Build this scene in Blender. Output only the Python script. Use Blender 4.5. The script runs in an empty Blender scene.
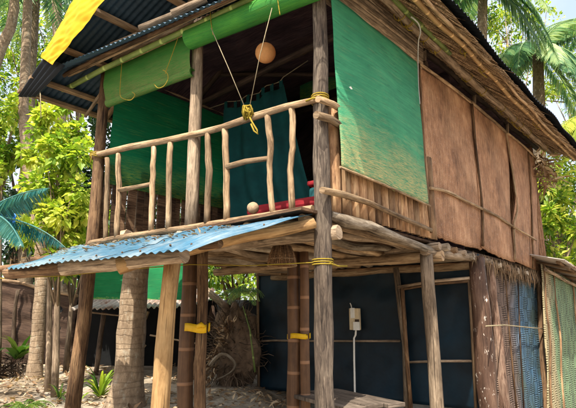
import bpy, math, random
from mathutils import Vector, Matrix, noise
V = Vector
RN = random.Random(7)
sc = bpy.context.scene
COL = sc.collection

# ------------------------------------------------------------------ camera frame and the two wall planes of the hut
FPX = 480.0
PITCH = math.atan(116 / FPX)
CAM = V((0, 0, 1.5))
FW = V((0, math.cos(PITCH), math.sin(PITCH))); UP = V((0, -math.sin(PITCH), math.cos(PITCH))); RT = V((1, 0, 0))
def ray(x, y): return RT * ((x - 288) / FPX) + FW + UP * ((204 - y) / FPX)
def hit(x, y, P0, n):
    d = ray(x, y); return CAM + d * ((P0 - CAM).dot(n) / d.dot(n))
def atY(x, y, Y):
    d = ray(x, y); return CAM + d * (Y / d.y)
def atZ(x, y, z):
    d = ray(x, y); return CAM + d * ((z - CAM.z) / d.z)
C = atY(322, 212, 4.0)
def flat(v): return V((v.x, v.y, 0)).normalized()
DL = flat(ray(-445, 320)); DR = flat(ray(730, 320))
NL = V((DL.y, -DL.x, 0)); NL = -NL if NL.dot(C - CAM) > 0 else NL
NR = V((DR.y, -DR.x, 0)); NR = -NR if NR.dot(C - CAM) > 0 else NR
def L(x, y, o=0.0): return hit(x, y, C + NL * o, NL)      # front (left) face, o metres outward
def R(x, y, o=0.0): return hit(x, y, C + NR * o, NR)      # right face
FLOOR = C.z
def lp(s, o, z): p = C + DL * s + NL * o; return V((p.x, p.y, z))
def rp(s, o, z): p = C + DR * s + NR * o; return V((p.x, p.y, z))
def ground_z(x, y):
    t = min(max(y - 2.0, 0.0), 14.0)
    k = min(max((.9 - x) / 1.6, 0.0), 1.0); k = k * k * (3 - 2 * k)
    return 0.08 * t * (1 - 0.018 * t) * k - .12 * (1 - k)
def gnd(p): return V((p.x, p.y, ground_z(p.x, p.y)))

# ------------------------------------------------------------------ mesh builder
def sm(P, k=5):
    P = [V(p) for p in P]; out = []
    for i in range(len(P) - 1):
        a = P[max(i - 1, 0)]; b = P[i]; c = P[i + 1]; d = P[min(i + 2, len(P) - 1)]
        for j in range(k):
            t = j / k
            out.append(.5 * ((2 * b) + (c - a) * t + (2 * a - 5 * b + 4 * c - d) * t * t + (3 * b - a - 3 * c + d) * t ** 3))
    return out + [P[-1]]
class MB:
    def __init__(s): s.v = []; s.f = []; s.uv = []; s.t = []; s.sm = []
    def face(s, idx, uvs, t=0.5, smooth=True):
        s.f.append(idx); s.uv.append(uvs); s.t.append(t); s.sm.append(smooth)
    def tube(s, pts, r, seg=8, wob=0.0, t=None, cap=True, rnd=None, squash=1.0):
        rnd = rnd or RN
        pts = [V(p) for p in pts]; n = len(pts)
        if not isinstance(r, (list, tuple)):
            r = [r] * n
        elif len(r) == 2 and n > 2:
            r = [r[0] + (r[1] - r[0]) * i / (n - 1) for i in range(n)]
        t = rnd.random() if t is None else t
        base = len(s.v); vo = rnd.random() * 20; uo = rnd.random() * 20
        tan0 = (pts[1] - pts[0]).normalized()
        a = tan0.orthogonal().normalized(); d = 0
        for i, p in enumerate(pts):
            tg = (pts[min(i + 1, n - 1)] - pts[max(i - 1, 0)]).normalized()
            a = (a - tg * a.dot(tg)).normalized(); b = tg.cross(a)
            if i: d += (p - pts[i - 1]).length
            for k in range(seg):
                th = 2 * math.pi * k / seg
                rr = r[i] * (1 + wob * (noise.noise(V((math.cos(th) * 1.3, math.sin(th) * 1.3, d * 2.2 + vo))) ))
                s.v.append(p + a * (math.cos(th) * rr) + b * (math.sin(th) * rr * squash))
        ds = [0]
        for i in range(1, n): ds.append(ds[-1] + (pts[i] - pts[i - 1]).length)
        for i in range(n - 1):
            for k in range(seg):
                k2 = (k + 1) % seg
                ua = uo + 2 * math.pi * r[0] * k / seg; ub = uo + 2 * math.pi * r[0] * (k + 1) / seg
                s.face((base + i * seg + k, base + i * seg + k2, base + (i + 1) * seg + k2, base + (i + 1) * seg + k),
                       ((ua, vo + ds[i]), (ub, vo + ds[i]), (ub, vo + ds[i + 1]), (ua, vo + ds[i + 1])), t)
        if cap:
            for i0, rev in ((0, True), (n - 1, False)):
                ids = [base + i0 * seg + k for k in range(seg)]
                if rev: ids = ids[::-1]
                s.face(tuple(ids), tuple((uo + .02 * math.cos(6.28 * k / seg), vo + .02 * math.sin(6.28 * k / seg)) for k in range(seg)), t, False)
        return s
    def pole(s, p0, p1, r0, r1=None, n=None, bend=0.0, wob=0.15, seg=10, rnd=None, t=None):
        rnd = rnd or RN
        p0 = V(p0); p1 = V(p1); ln = (p1 - p0).length
        n = n or max(3, int(ln / 0.15)); r1 = r0 if r1 is None else r1
        ax = (p1 - p0).normalized(); a = ax.orthogonal().normalized(); b = ax.cross(a)
        sd = rnd.random() * 50; pts = []; rs = []
        for i in range(n + 1):
            q = i / n; env = math.sin(math.pi * q) ** .6 if 0 < q < 1 else 0
            ja = noise.noise(V((sd, q * ln * 1.1, 3))) * bend * env; jb = noise.noise(V((sd, q * ln * 1.1, 9))) * bend * env
            pts.append(p0.lerp(p1, q) + a * ja + b * jb)
            rs.append((r0 + (r1 - r0) * q) * (1 + .10 * noise.noise(V((sd, q * ln * 3, 20)))))
        return s.tube(pts, rs, seg, wob, t, True, rnd)
    def box(s, c, ex, ey, ez, t=0.5):
        c = V(c); ex = V(ex); ey = V(ey); ez = V(ez)
        b = len(s.v); lx, ly, lz = 2 * ex.length, 2 * ey.length, 2 * ez.length
        for sz in (-1, 1):
            for sy in (-1, 1):
                for sx in (-1, 1): s.v.append(c + ex * sx + ey * sy + ez * sz)
        o = RN.random() * 10
        flip = ex.cross(ey).dot(ez) < 0
        for ids, (a, h) in (((0, 2, 3, 1), (ly, lx)), ((4, 5, 7, 6), (lx, ly)), ((0, 1, 5, 4), (lx, lz)), ((2, 6, 7, 3), (lz, lx)), ((0, 4, 6, 2), (lz, ly)), ((1, 3, 7, 5), (ly, lz))):
            ids = tuple(b + i for i in ids)
            uv = ((o, o), (o + a, o), (o + a, o + h), (o, o + h))
            if flip: ids = ids[::-1]; uv = uv[::-1]
            s.face(ids, uv, t, False)
        return s
    def grid(s, fn, nu, nv, su=1.0, sv=1.0, u0=0.0, v0=0.0, smooth=True, t=0.5, skip=None):
        b = len(s.v)
        for j in range(nv + 1):
            for i in range(nu + 1): s.v.append(V(fn(i / nu, j / nv)))
        for j in range(nv):
            for i in range(nu):
                if skip and skip((i + .5) / nu, (j + .5) / nv): continue
                a = b + j * (nu + 1) + i
                s.face((a, a + 1, a + nu + 2, a + nu + 1),
                       tuple((u0 + su * x / nu, v0 + sv * y / nv) for x, y in ((i, j), (i + 1, j), (i + 1, j + 1), (i, j + 1))), t, smooth)
        return s
    def leaf(s, p, d, n, ln, w, t, fold=0.25, droop=0.0):
        d = d.normalized(); sd = d.cross(n).normalized(); nn = sd.cross(d)
        b = len(s.v)
        m = p + d * (ln * .45); e = p + d * ln - V((0, 0, droop * ln))
        s.v += [p, m + sd * w * .5 + nn * (fold * w * .5), e, m - sd * w * .5 + nn * (fold * w * .5)]
        s.face((b, b + 1, b + 2), ((0, 0), (.5, .5), (0, 1)), t, False)
        s.face((b, b + 2, b + 3), ((0, 0), (0, 1), (.5, .5)), t, False)
        return s
    def build(s, name, mat, parent=None, solid=0.0, bevel=0.0, origin=None):
        if origin is None:
            xs = [p.x for p in s.v]; ys = [p.y for p in s.v]; zs = [p.z for p in s.v]
            origin = V(((min(xs) + max(xs)) / 2, (min(ys) + max(ys)) / 2, min(zs)))
        me = bpy.data.meshes.new(name)
        me.from_pydata([tuple(p - origin) for p in s.v], [], s.f)
        uvl = me.uv_layers.new(name='UVMap')
        flatuv = []
        for u in s.uv:
            for a in u: flatuv += [a[0], a[1]]
        uvl.data.foreach_set('uv', flatuv)
        at = me.attributes.new('tint', 'FLOAT', 'FACE'); at.data.foreach_set('value', s.t)
        me.polygons.foreach_set('use_smooth', s.sm)
        me.materials.append(mat); me.update()
        o = bpy.data.objects.new(name, me); COL.objects.link(o)
        WORLD[o.name] = origin
        if parent is not None:
            o.parent = parent; o.location = origin - WORLD[parent.name]
        else: o.location = origin
        if solid:
            m = o.modifiers.new('thickness', 'SOLIDIFY'); m.thickness = solid; m.offset = 0
        if bevel:
            m = o.modifiers.new('bevel', 'BEVEL'); m.width = bevel; m.segments = 2; m.limit_method = 'ANGLE'
        return o
WORLD = {}
def tag(o, label, cat, group=None, kind=None):
    o['label'] = label
    if cat: o['category'] = cat
    if group: o['group'] = group
    if kind: o['kind'] = kind
    return o
def thing(name, loc, label, cat, group=None):
    o = bpy.data.objects.new(name, None); COL.objects.link(o); o.empty_display_size = .1
    o.location = V(loc); WORLD[o.name] = V(loc)
    return tag(o, label, cat, group)
def node(name, parent, loc=None):                     # a part that only gathers sub-parts is still a mesh elsewhere; not used for empties
    raise NotImplementedError

# ------------------------------------------------------------------ materials
class NT:
    def __init__(s, name):
        s.m = bpy.data.materials.new(name); s.m.use_nodes = True
        s.n = s.m.node_tree.nodes; s.l = s.m.node_tree.links
        s.b = s.n['Principled BSDF']; s.out = s.n['Material Output']
        s.b.inputs['Roughness'].default_value = .75
        s.b.inputs['Specular IOR Level'].default_value = .25
    def uv(s):
        return s.n.new('ShaderNodeTexCoord').outputs['UV']
    def obj(s): return s.n.new('ShaderNodeTexCoord').outputs['Object']
    def geo(s): return s.n.new('ShaderNodeNewGeometry').outputs['Position']
    def map(s, vec, sx=1, sy=1, sz=1, rz=0):
        m = s.n.new('ShaderNodeMapping'); m.inputs['Scale'].default_value = (sx, sy, sz); m.inputs['Rotation'].default_value = (0, 0, rz)
        s.l.new(vec, m.inputs['Vector']); return m.outputs[0]
    def noise(s, vec, scale, detail=4, rough=.6, dist=0):
        n = s.n.new('ShaderNodeTexNoise'); n.inputs['Scale'].default_value = scale; n.inputs['Detail'].default_value = detail
        n.inputs['Roughness'].default_value = rough; n.inputs['Distortion'].default_value = dist
        s.l.new(vec, n.inputs['Vector']); return n.outputs['Fac']
    def wave(s, vec, scale, axis='X', dist=0, detail=1, prof='SIN', dscale=1):
        n = s.n.new('ShaderNodeTexWave'); n.bands_direction = axis; n.wave_profile = prof
        n.inputs['Scale'].default_value = scale; n.inputs['Distortion'].default_value = dist; n.inputs['Detail'].default_value = detail
        n.inputs['Detail Scale'].default_value = dscale
        s.l.new(vec, n.inputs['Vector']); return n.outputs['Fac']
    def ramp(s, fac, stops):
        r = s.n.new('ShaderNodeValToRGB'); e = r.color_ramp.elements
        while len(e) > 1: e.remove(e[-1])
        e[0].position = stops[0][0]; e[0].color = (*stops[0][1], 1) if not isinstance(stops[0][1], float) else (stops[0][1],) * 3 + (1,)
        for p, c in stops[1:]:
            x = e.new(p); x.color = (*c, 1) if not isinstance(c, float) else (c, c, c, 1)
        s.l.new(fac, r.inputs[0]); return r.outputs[0]
    def mix(s, fac, a, b, mode='MIX'):
        m = s.n.new('ShaderNodeMix'); m.data_type = 'RGBA'; m.blend_type = mode
        for sock, val in ((m.inputs[0], fac), (m.inputs[6], a), (m.inputs[7], b)):
            if isinstance(val, (int, float)): sock.default_value = val
            elif isinstance(val, tuple): sock.default_value = (*val, 1)
            else: s.l.new(val, sock)
        return m.outputs[2]
    def math(s, op, a, b=0.0):
        m = s.n.new('ShaderNodeMath'); m.operation = op
        for sock, val in ((m.inputs[0], a), (m.inputs[1], b)):
            if isinstance(val, (int, float)): sock.default_value = val
            else: s.l.new(val, sock)
        return m.outputs[0]
    def attr(s, name):
        a = s.n.new('ShaderNodeAttribute'); a.attribute_name = name; return a.outputs['Fac']
    def sep(s, vec):
        x = s.n.new('ShaderNodeSeparateXYZ'); s.l.new(vec, x.inputs[0]); return x.outputs
    def col(s, c):
        if isinstance(c, tuple): s.b.inputs['Base Color'].default_value = (*c, 1)
        else: s.l.new(c, s.b.inputs['Base Color'])
    def bump(s, h, strength=.5, dist=.01):
        b = s.n.new('ShaderNodeBump'); b.inputs['Strength'].default_value = strength; b.inputs['Distance'].default_value = dist
        s.l.new(h, b.inputs['Height']); s.l.new(b.outputs[0], s.b.inputs['Normal'])

def wood(name, dark, mid, light, grain=14, bump=.5, spots=None, spot_at=.63, rough=.8):
    n = NT(name); uv = n.uv()
    g = n.noise(n.map(uv, grain * 2.6, grain * .34), 1, 7, .72, .9)
    big = n.noise(n.map(uv, 5, 2.0), 1, 4, .6)
    f = n.math('ADD', n.math('MULTIPLY', g, .62), n.math('MULTIPLY', big, .38))
    c = n.ramp(f, ((.37, dark), (.49, mid), (.61, light)))
    ck = n.ramp(n.noise(n.map(uv, grain * 5.5, grain * .13), 1, 3, .6, .3), ((.34, 1.0), (.41, 0.0)))
    c = n.mix(n.math('MULTIPLY', ck, .75), c, tuple(x * .5 for x in dark))
    stn = n.ramp(n.noise(n.map(uv, 2.2, 1.1), 1, 5, .7), ((.36, .62), (.6, 1.12)))
    c = n.mix(1, c, stn, 'MULTIPLY')
    tv = n.ramp(n.attr('tint'), ((0, .55), (1, 1.25)))
    c = n.mix(1, c, tv, 'MULTIPLY')
    kn = n.ramp(n.noise(n.map(uv, 9, 3.4), 1, 2, .5), ((.70, 0.0), (.76, 1.0)))
    c = n.mix(n.math('MULTIPLY', kn, .6), c, tuple(x * .45 for x in dark))
    if spots:
        sp = n.ramp(n.noise(n.map(uv, 16, 7), 1, 5, .75), ((spot_at, 0.0), (spot_at + .05, 1.0)))
        c = n.mix(sp, c, spots)
    n.col(c); n.b.inputs['Roughness'].default_value = rough
    n.bump(n.math('SUBTRACT', n.math('ADD', g, n.math('MULTIPLY', big, .8)), n.math('MULTIPLY', ck, .7)), min(1, bump * 1.3), .014)
    return n.m
def bamboo(name, dark, light, ring=2.6, rough=.5):
    n = NT(name); uv = n.uv()
    g = n.noise(n.map(uv, 60, 2.0), 1, 4, .6)
    big = n.noise(n.map(uv, 6, 3), 1, 4, .65)
    c = n.ramp(n.math('ADD', n.math('MULTIPLY', g, .4), n.math('MULTIPLY', big, .6)), ((.34, dark), (.62, light)))
    w = n.wave(n.map(uv, 0, 1), ring, 'Y', 0.4, 1, 'SIN', 2)
    rg = n.ramp(w, ((.965, 0.0), (.99, 1.0)))
    c = n.mix(n.math('MULTIPLY', rg, .75), c, tuple(min(1, x * 1.9 + .02) for x in light))
    tv = n.ramp(n.attr('tint'), ((0, .75), (1, 1.15)))
    c = n.mix(1, c, tv, 'MULTIPLY')
    n.col(c); n.b.inputs['Roughness'].default_value = rough
    n.bump(n.math('ADD', n.math('MULTIPLY', rg, .6), n.math('MULTIPLY', g, .3)), .5, .01)
    return n.m
def palm_bark(name, dark, light, ring=9):
    n = NT(name); uv = n.uv()
    w = n.wave(n.map(uv, .25, 1), ring, 'Y', 6.5, 5, 'SIN', 2.0)
    ws = n.ramp(w, ((.0, 0.0), (.16, 1.0)))
    nn = n.noise(n.map(uv, 12, 7), 1, 7, .75)
    bl = n.noise(n.map(uv, 3.2, 2.2), 1, 5, .7)
    f = n.math('ADD', n.math('MULTIPLY', bl, .5), n.math('MULTIPLY', nn, .5))
    c = n.ramp(f, ((.36, dark), (.5, tuple((p + q) / 2.2 for p, q in zip(dark, light))), (.64, light)))
    c = n.mix(n.math('MULTIPLY', n.math('SUBTRACT', 1.0, ws), .28), c, tuple(x * .6 for x in dark))
    sp = n.ramp(n.noise(n.map(uv, 20, 14), 1, 4, .7), ((.62, 0.0), (.68, 1.0)))
    c = n.mix(n.math('MULTIPLY', sp, .7), c, tuple(x * .45 for x in dark))
    lich = n.ramp(n.noise(n.map(uv, 7, 6), 1, 5, .7), ((.56, 0.0), (.66, 1.0)))
    c = n.mix(n.math('MULTIPLY', lich, .5), c, (.40, .38, .30))
    n.col(c); n.b.inputs['Roughness'].default_value = .9
    n.bump(n.math('ADD', n.math('MULTIPLY', ws, .35), nn), .8, .02)
    return n.m
def leafmat(name, stops, transl=.35, rough=.45):
    n = NT(name)
    c = n.ramp(n.attr('tint'), stops)
    n.col(c); n.b.inputs['Roughness'].default_value = rough; n.b.inputs['Specular IOR Level'].default_value = .3
    t = n.n.new('ShaderNodeBsdfTranslucent'); n.l.new(n.mix(1, c, (1.3, 1.35, .6), 'MULTIPLY'), t.inputs[0])
    mx = n.n.new('ShaderNodeMixShader'); mx.inputs[0].default_value = transl
    n.l.new(n.b.outputs[0], mx.inputs[1]); n.l.new(t.outputs[0], mx.inputs[2]); n.l.new(mx.outputs[0], n.out.inputs[0])
    return n.m
def plain(name, c, var=.25, scale=8, rough=.7, bump=0.0, transl=0):
    n = NT(name)
    nn = n.noise(n.obj(), scale, 5, .65)
    cc = n.ramp(nn, ((.3, tuple(x * (1 - var) for x in c)), (.7, tuple(min(1, x * (1 + var)) for x in c))))
    n.col(cc); n.b.inputs['Roughness'].default_value = rough
    if bump: n.bump(nn, bump, .02)
    if transl:
        t = n.n.new('ShaderNodeBsdfTranslucent'); n.l.new(cc, t.inputs[0])
        mx = n.n.new('ShaderNodeMixShader'); mx.inputs[0].default_value = transl
        n.l.new(n.b.outputs[0], mx.inputs[1]); n.l.new(t.outputs[0], mx.inputs[2]); n.l.new(mx.outputs[0], n.out.inputs[0])
    return n.m
def splitmat(name, base, lo, pale, pale_at, ribs=60, transl=.25, rot=0, fray=(.5, .4)):
    # split-bamboo / net blind: fine horizontal ribs, woven threads, pale colour for worn paint and for light through holes
    n = NT(name); uv = n.uv()
    w = n.wave(uv, ribs, 'Y', .5, 2, 'SIN', 3)
    th = n.wave(uv, 9, 'X', .3, 1)
    big = n.noise(n.map(uv, 1.6, 2.6), 1, 5, .65)
    st = n.noise(n.map(uv, 1.6, 34), 1, 5, .75)
    c = n.ramp(n.math('ADD', n.math('MULTIPLY', big, .45), n.math('MULTIPLY', st, .55)), ((.38, lo), (.5, tuple((p + q) / 2 for p, q in zip(lo, base))), (.60, base)))
    dk = n.ramp(n.noise(n.map(uv, 3.0, 60), 1, 4, .7), ((.34, 1.0), (.40, 0.0)))
    c = n.mix(n.math('MULTIPLY', dk, .7), c, tuple(x * .3 for x in lo))
    c = n.mix(n.math('MULTIPLY', n.ramp(w, ((0, 1.0), (.45, 0.0))), .45), c, tuple(x * .35 for x in lo))
    sx = n.sep(uv)
    f = n.math('ADD', sx[1], n.math('MULTIPLY', n.math('SUBTRACT', n.noise(n.map(uv, 2.2, 9), 1, 6, .75), .5), fray[0]))
    pm = n.ramp(f, ((pale_at - .22, 1.0), (pale_at + .30, 0.0)))
    c = n.mix(n.math('MULTIPLY', n.ramp(n.noise(n.map(uv, 2.2, 55), 1, 5, .8), ((.56, 0.0), (.70, 1.0))), .35), c, pale)
    pm = n.math('MULTIPLY', pm, n.ramp(n.noise(n.map(uv, 9, 95), 1, 5, .8), ((fray[1] - .06, 0.0), (fray[1] + .1, 1.0))))
    c = n.mix(pm, c, pale)
    n.col(c); n.b.inputs['Roughness'].default_value = .6
    n.bump(n.math('ADD', w, n.math('MULTIPLY', st, .6)), .6, .006)
    if transl:
        t = n.n.new('ShaderNodeBsdfTranslucent'); n.l.new(c, t.inputs[0])
        mx = n.n.new('ShaderNodeMixShader'); mx.inputs[0].default_value = transl
        n.l.new(n.b.outputs[0], mx.inputs[1]); n.l.new(t.outputs[0], mx.inputs[2]); n.l.new(mx.outputs[0], n.out.inputs[0])
    return n.m
def sawali(name, a, b, c2, blue=None, cell=7.0):
    # woven bamboo wall: blocks of strips that run up and across by turns
    n = NT(name); uv = n.uv()
    jit = n.n.new('ShaderNodeTexNoise'); jit.inputs['Scale'].default_value = 3.5; n.l.new(uv, jit.inputs['Vector'])
    va = n.n.new('ShaderNodeVectorMath'); va.operation = 'MULTIPLY_ADD'
    n.l.new(jit.outputs['Color'], va.inputs[0]); va.inputs[1].default_value = (.12, .05, 0); n.l.new(uv, va.inputs[2])
    q = va.outputs[0]
    ck = n.n.new('ShaderNodeTexChecker'); ck.inputs['Scale'].default_value = cell * 2.2
    n.l.new(n.map(q, 1.25, .62), ck.inputs['Vector'])
    wh = n.wave(q, cell * 2.9, 'Y', 1.2, 3); wv = n.wave(q, cell * 2.3, 'X', 1.5, 3)
    col_ = n.wave(n.map(q, 1, .15), cell * 1.35, 'X', .8, 2)
    rgn = n.noise(n.map(uv, 7, 4), 1, 5, .75)
    flat_ = n.math('ADD', n.math('MULTIPLY', wv, .18), .38)
    h = n.mix(ck.outputs['Fac'], wh, flat_)
    h = n.mix(.34, h, rgn)
    h = n.math('MULTIPLY', h, n.ramp(col_, ((0, .45), (.22, 1.0))))
    st = n.noise(n.map(uv, 14, 14), 1, 5, .7)
    cc = n.ramp(h, ((.08, c2), (.45, a), (.85, b)))
    cc = n.mix(n.math('MULTIPLY', n.ramp(st, ((.35, 1.0), (.65, 0.0))), .5), cc, tuple(x * .6 for x in a))
    if blue:
        sx = n.sep(uv)
        f = n.math('ADD', sx[0], n.math('MULTIPLY', n.math('SUBTRACT', n.noise(n.map(uv, 1.2, .7), 1, 4, .6), .5), blue[2]))
        m = n.ramp(f, ((blue[0], 0.0), (blue[0] + .25, 1.0), (blue[1], 1.0), (blue[1] + .25, 0.0))) if blue[1] < 1 else n.ramp(f, ((blue[0], 0.0), (blue[0] + .2, 1.0)))
        bl = n.ramp(h, ((.08, tuple(x * .25 for x in blue[3])), (.45, blue[3]), (.85, blue[4])))
        bl = n.mix(n.math('MULTIPLY', n.ramp(n.noise(n.map(uv, 2.4, 1.1), 1, 5, .7), ((.42, 0.0), (.6, 1.0))), blue[5]), bl, (.05, .075, .06))
        cc = n.mix(m, cc, bl)
    n.col(cc); n.b.inputs['Roughness'].default_value = .7
    n.bump(h, 1.0, .03)
    return n.m
def metal(name, c, rustc, rust=.55, rough=.42, streak=True, met=.0, pale=None):
    n = NT(name); uv = n.uv()
    big = n.noise(n.map(uv, 2.2, 1.2), 1, 6, .7)
    st = n.noise(n.map(uv, 26, 1.6), 1, 4, .6)
    cc = n.ramp(st, ((.3, tuple(x * .72 for x in c)), (.7, tuple(min(1, x * 1.22) for x in c))))
    if pale:
        pm = n.ramp(n.math('ADD', n.math('MULTIPLY', n.noise(n.map(uv, 1.1, 1.3), 1, 5, .65), .7), n.math('MULTIPLY', n.noise(n.map(uv, 40, 2.5), 1, 4, .7), .3)), ((.47, 0.0), (.6, 1.0)))
        cc = n.mix(n.math('MULTIPLY', pm, .75), cc, pale)
        dm = n.ramp(n.noise(n.map(uv, 18, 1.3), 1, 5, .75), ((.58, 0.0), (.72, 1.0)))
        cc = n.mix(n.math('MULTIPLY', dm, .55), cc, (.10, .10, .10))
    rm = n.ramp(n.math('ADD', n.math('MULTIPLY', big, .75), n.math('MULTIPLY', st, .25)), ((rust, 0.0), (rust + .08, 1.0)))
    cc = n.mix(rm, cc, rustc)
    n.col(cc); n.b.inputs['Roughness'].default_value = rough; n.b.inputs['Metallic'].default_value = met
    n.bump(big, .15, .02)
    return n.m

M = {}
M['weathered'] = wood('weathered grey post', (.045, .034, .028), (.15, .112, .085), (.34, .27, .20), 16, .9)
M['tan'] = wood('tan peeled pole', (.14, .085, .045), (.36, .24, .135), (.53, .385, .235), 11, .7)
M['pale'] = wood('pale fresh timber', (.20, .11, .045), (.42, .255, .11), (.54, .35, .165), 8, .5)
M['brown'] = wood('brown pole', (.05, .027, .014), (.155, .085, .043), (.30, .185, .095), 12, .8)
M['log'] = wood('grey brown log', (.12, .085, .056), (.31, .225, .15), (.52, .40, .28), 12, .7)
M['bleached'] = wood('bleached log', (.11, .075, .045), (.32, .25, .175), (.60, .52, .41), 10, .7)
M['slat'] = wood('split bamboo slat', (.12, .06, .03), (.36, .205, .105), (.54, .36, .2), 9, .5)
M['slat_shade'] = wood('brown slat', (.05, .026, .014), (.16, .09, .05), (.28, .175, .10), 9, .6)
M['darkslat'] = wood('dark slat', (.03, .015, .008), (.075, .04, .022), (.15, .09, .05), 9, .5)
M['darkwood'] = wood('dark rafter', (.02, .012, .008), (.055, .034, .022), (.11, .07, .05), 9, .5)
M['purlin'] = wood('purlin board', (.11, .065, .035), (.25, .16, .09), (.36, .25, .15), 9, .5)
M['thick'] = wood('peeling trunk post', (.055, .028, .017), (.12, .064, .042), (.20, .12, .08), 7, .35, (.62, .55, .48), .60, .55)
M['thick_pale'] = wood('worn trunk post', (.06, .032, .02), (.17, .10, .07), (.32, .22, .16), 12, .8, (.5, .42, .36), .66)
M['bamboo_dark'] = bamboo('dark bamboo', (.055, .026, .012), (.15, .075, .035), 1.0)
M['bamboo_tan'] = bamboo('tan bamboo', (.28, .16, .065), (.52, .34, .16), 1.1)
M['bamboo_green'] = bamboo('green bamboo', (.07, .12, .03), (.22, .28, .08), .9)
M['palm_bark'] = palm_bark('palm bark', (.06, .042, .028), (.30, .22, .14), 3)
M['palm_bark_pale'] = palm_bark('pale palm bark', (.12, .08, .05), (.40, .30, .20), 3.2)
M['blind'] = splitmat('lime green blind', (.12, .46, .06), (.035, .26, .05), (.40, .36, .12), -.6, 26, .3)
M['blind_worn'] = splitmat('worn green blind', (.085, .36, .06), (.045, .24, .045), (.22, .27, .08), .22, 26, .35, 0, (.9, .45))
M['net_dark'] = splitmat('dark green net', (.014, .25, .11), (.009, .15, .07), (.34, .46, .08), .16, 40, .45, 0, (.5, .5))  # pale speckles low down paint the light coming through the holes
M['mat_green'] = splitmat('teal green split mat', (.075, .40, .20), (.03, .235, .125), (.48, .43, .19), .34, 24, .12, 0, (1.25, .47))
M['net'] = splitmat('green shade net', (.015, .30, .10), (.012, .2, .07), (.2, .4, .1), -2, 30, .45)
M['navy'] = plain('navy tarpaulin', (.0014, .0105, .019), .7, 1.6, .5, .5)
M['teal_cloth'] = plain('teal cloth', (.004, .06, .062), .3, 4, .85, .1)
M['red'] = plain('red cloth', (.22, .012, .018), .3, 6, .8, .1)
M['cloth'] = plain('beige cloth', (.38, .27, .17), .4, 14, .9, .4)
M['yellow'] = plain('yellow tarpaulin', (.58, .36, .008), .10, 3, .55, .2, .12)
M['cord'] = plain('yellow cord', (.55, .38, .03), .25, 40, .6)
def cordmat(name, c):
    n = NT(name); uv = n.uv()
    w = n.wave(n.map(uv, 1, 1, 1, .7), 55, 'X', .6, 2)
    g = n.noise(n.obj(), 30, 4, .7)
    cc = n.ramp(n.math('ADD', n.math('MULTIPLY', w, .5), n.math('MULTIPLY', g, .5)), ((.25, tuple(x * .35 for x in c)), (.6, c)))
    n.col(cc); n.b.inputs['Roughness'].default_value = .9; n.bump(w, 1, .004); return n.m
M['cord'] = cordmat('twisted yellow cord', (.58, .42, .05))
M['rope'] = cordmat('twisted pale rope', (.62, .52, .33)) if True else plain('pale rope', (.62, .52, .33), .2, 60, .8)
M['tape'] = plain('yellow tape', (.58, .35, .008), .2, 12, .5)
M['globe'] = plain('orange paper globe', (.90, .50, .21), .10, 16, .6, .2, .35)
M['ivory'] = plain('ivory plastic', (.62, .5, .32), .12, 20, .5)
M['white'] = plain('white cable', (.78, .76, .7), .08, 30, .5)
M['greymetal'] = plain('grey cable', (.5, .5, .48), .2, 30, .45)
M['blue_tin'] = metal('blue painted tin', (.055, .145, .225), (.13, .085, .055), .585, .3, pale=(.24, .30, .33))
M['dark_tin'] = metal('dark blue roof tin', (.022, .042, .062), (.05, .035, .03), .62, .6)
M['hood_tin'] = metal('slate blue tin', (.07, .12, .17), (.08, .06, .045), .6, .45)
M['black_tin'] = metal('black roof tin', (.01, .014, .02), (.035, .03, .03), .6, .6)
M['rust_tin'] = metal('grey rusty tin', (.36, .31, .27), (.18, .085, .045), .50, .6)
M['board'] = wood('grey weathered board', (.05, .038, .028), (.12, .092, .07), (.22, .175, .135), 8, .6)
M['sand'] = None
def thatch_mat(name, a, b, c):
    n = NT(name); uv = n.uv()
    s1 = n.noise(n.map(uv, 3, 90), 1, 5, .75, .4)
    s2 = n.noise(n.map(uv, 2.2, 5), 1, 4, .6)
    col = n.ramp(n.math('ADD', n.math('MULTIPLY', s1, .65), n.math('MULTIPLY', s2, .35)), ((.40, a), (.5, b), (.61, c)))
    tv = n.ramp(n.attr('tint'), ((0, .6), (1, 1.3)))
    n.col(n.mix(1, col, tv, 'MULTIPLY')); n.b.inputs['Roughness'].default_value = .85
    n.bump(s1, 1, .02)
    return n.m
M['thatch'] = thatch_mat('dry palm thatch', (.06, .035, .02), (.29, .185, .10), (.60, .43, .26))
M['thatch_dark'] = thatch_mat('shade painted palm thatch', (.014, .008, .014), (.05, .028, .036), (.11, .065, .065))  # dark copy of the thatch, room shade put into its colour
M['wicker'] = thatch_mat('wicker', (.10, .05, .025), (.24, .13, .06), (.36, .22, .11))
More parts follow.
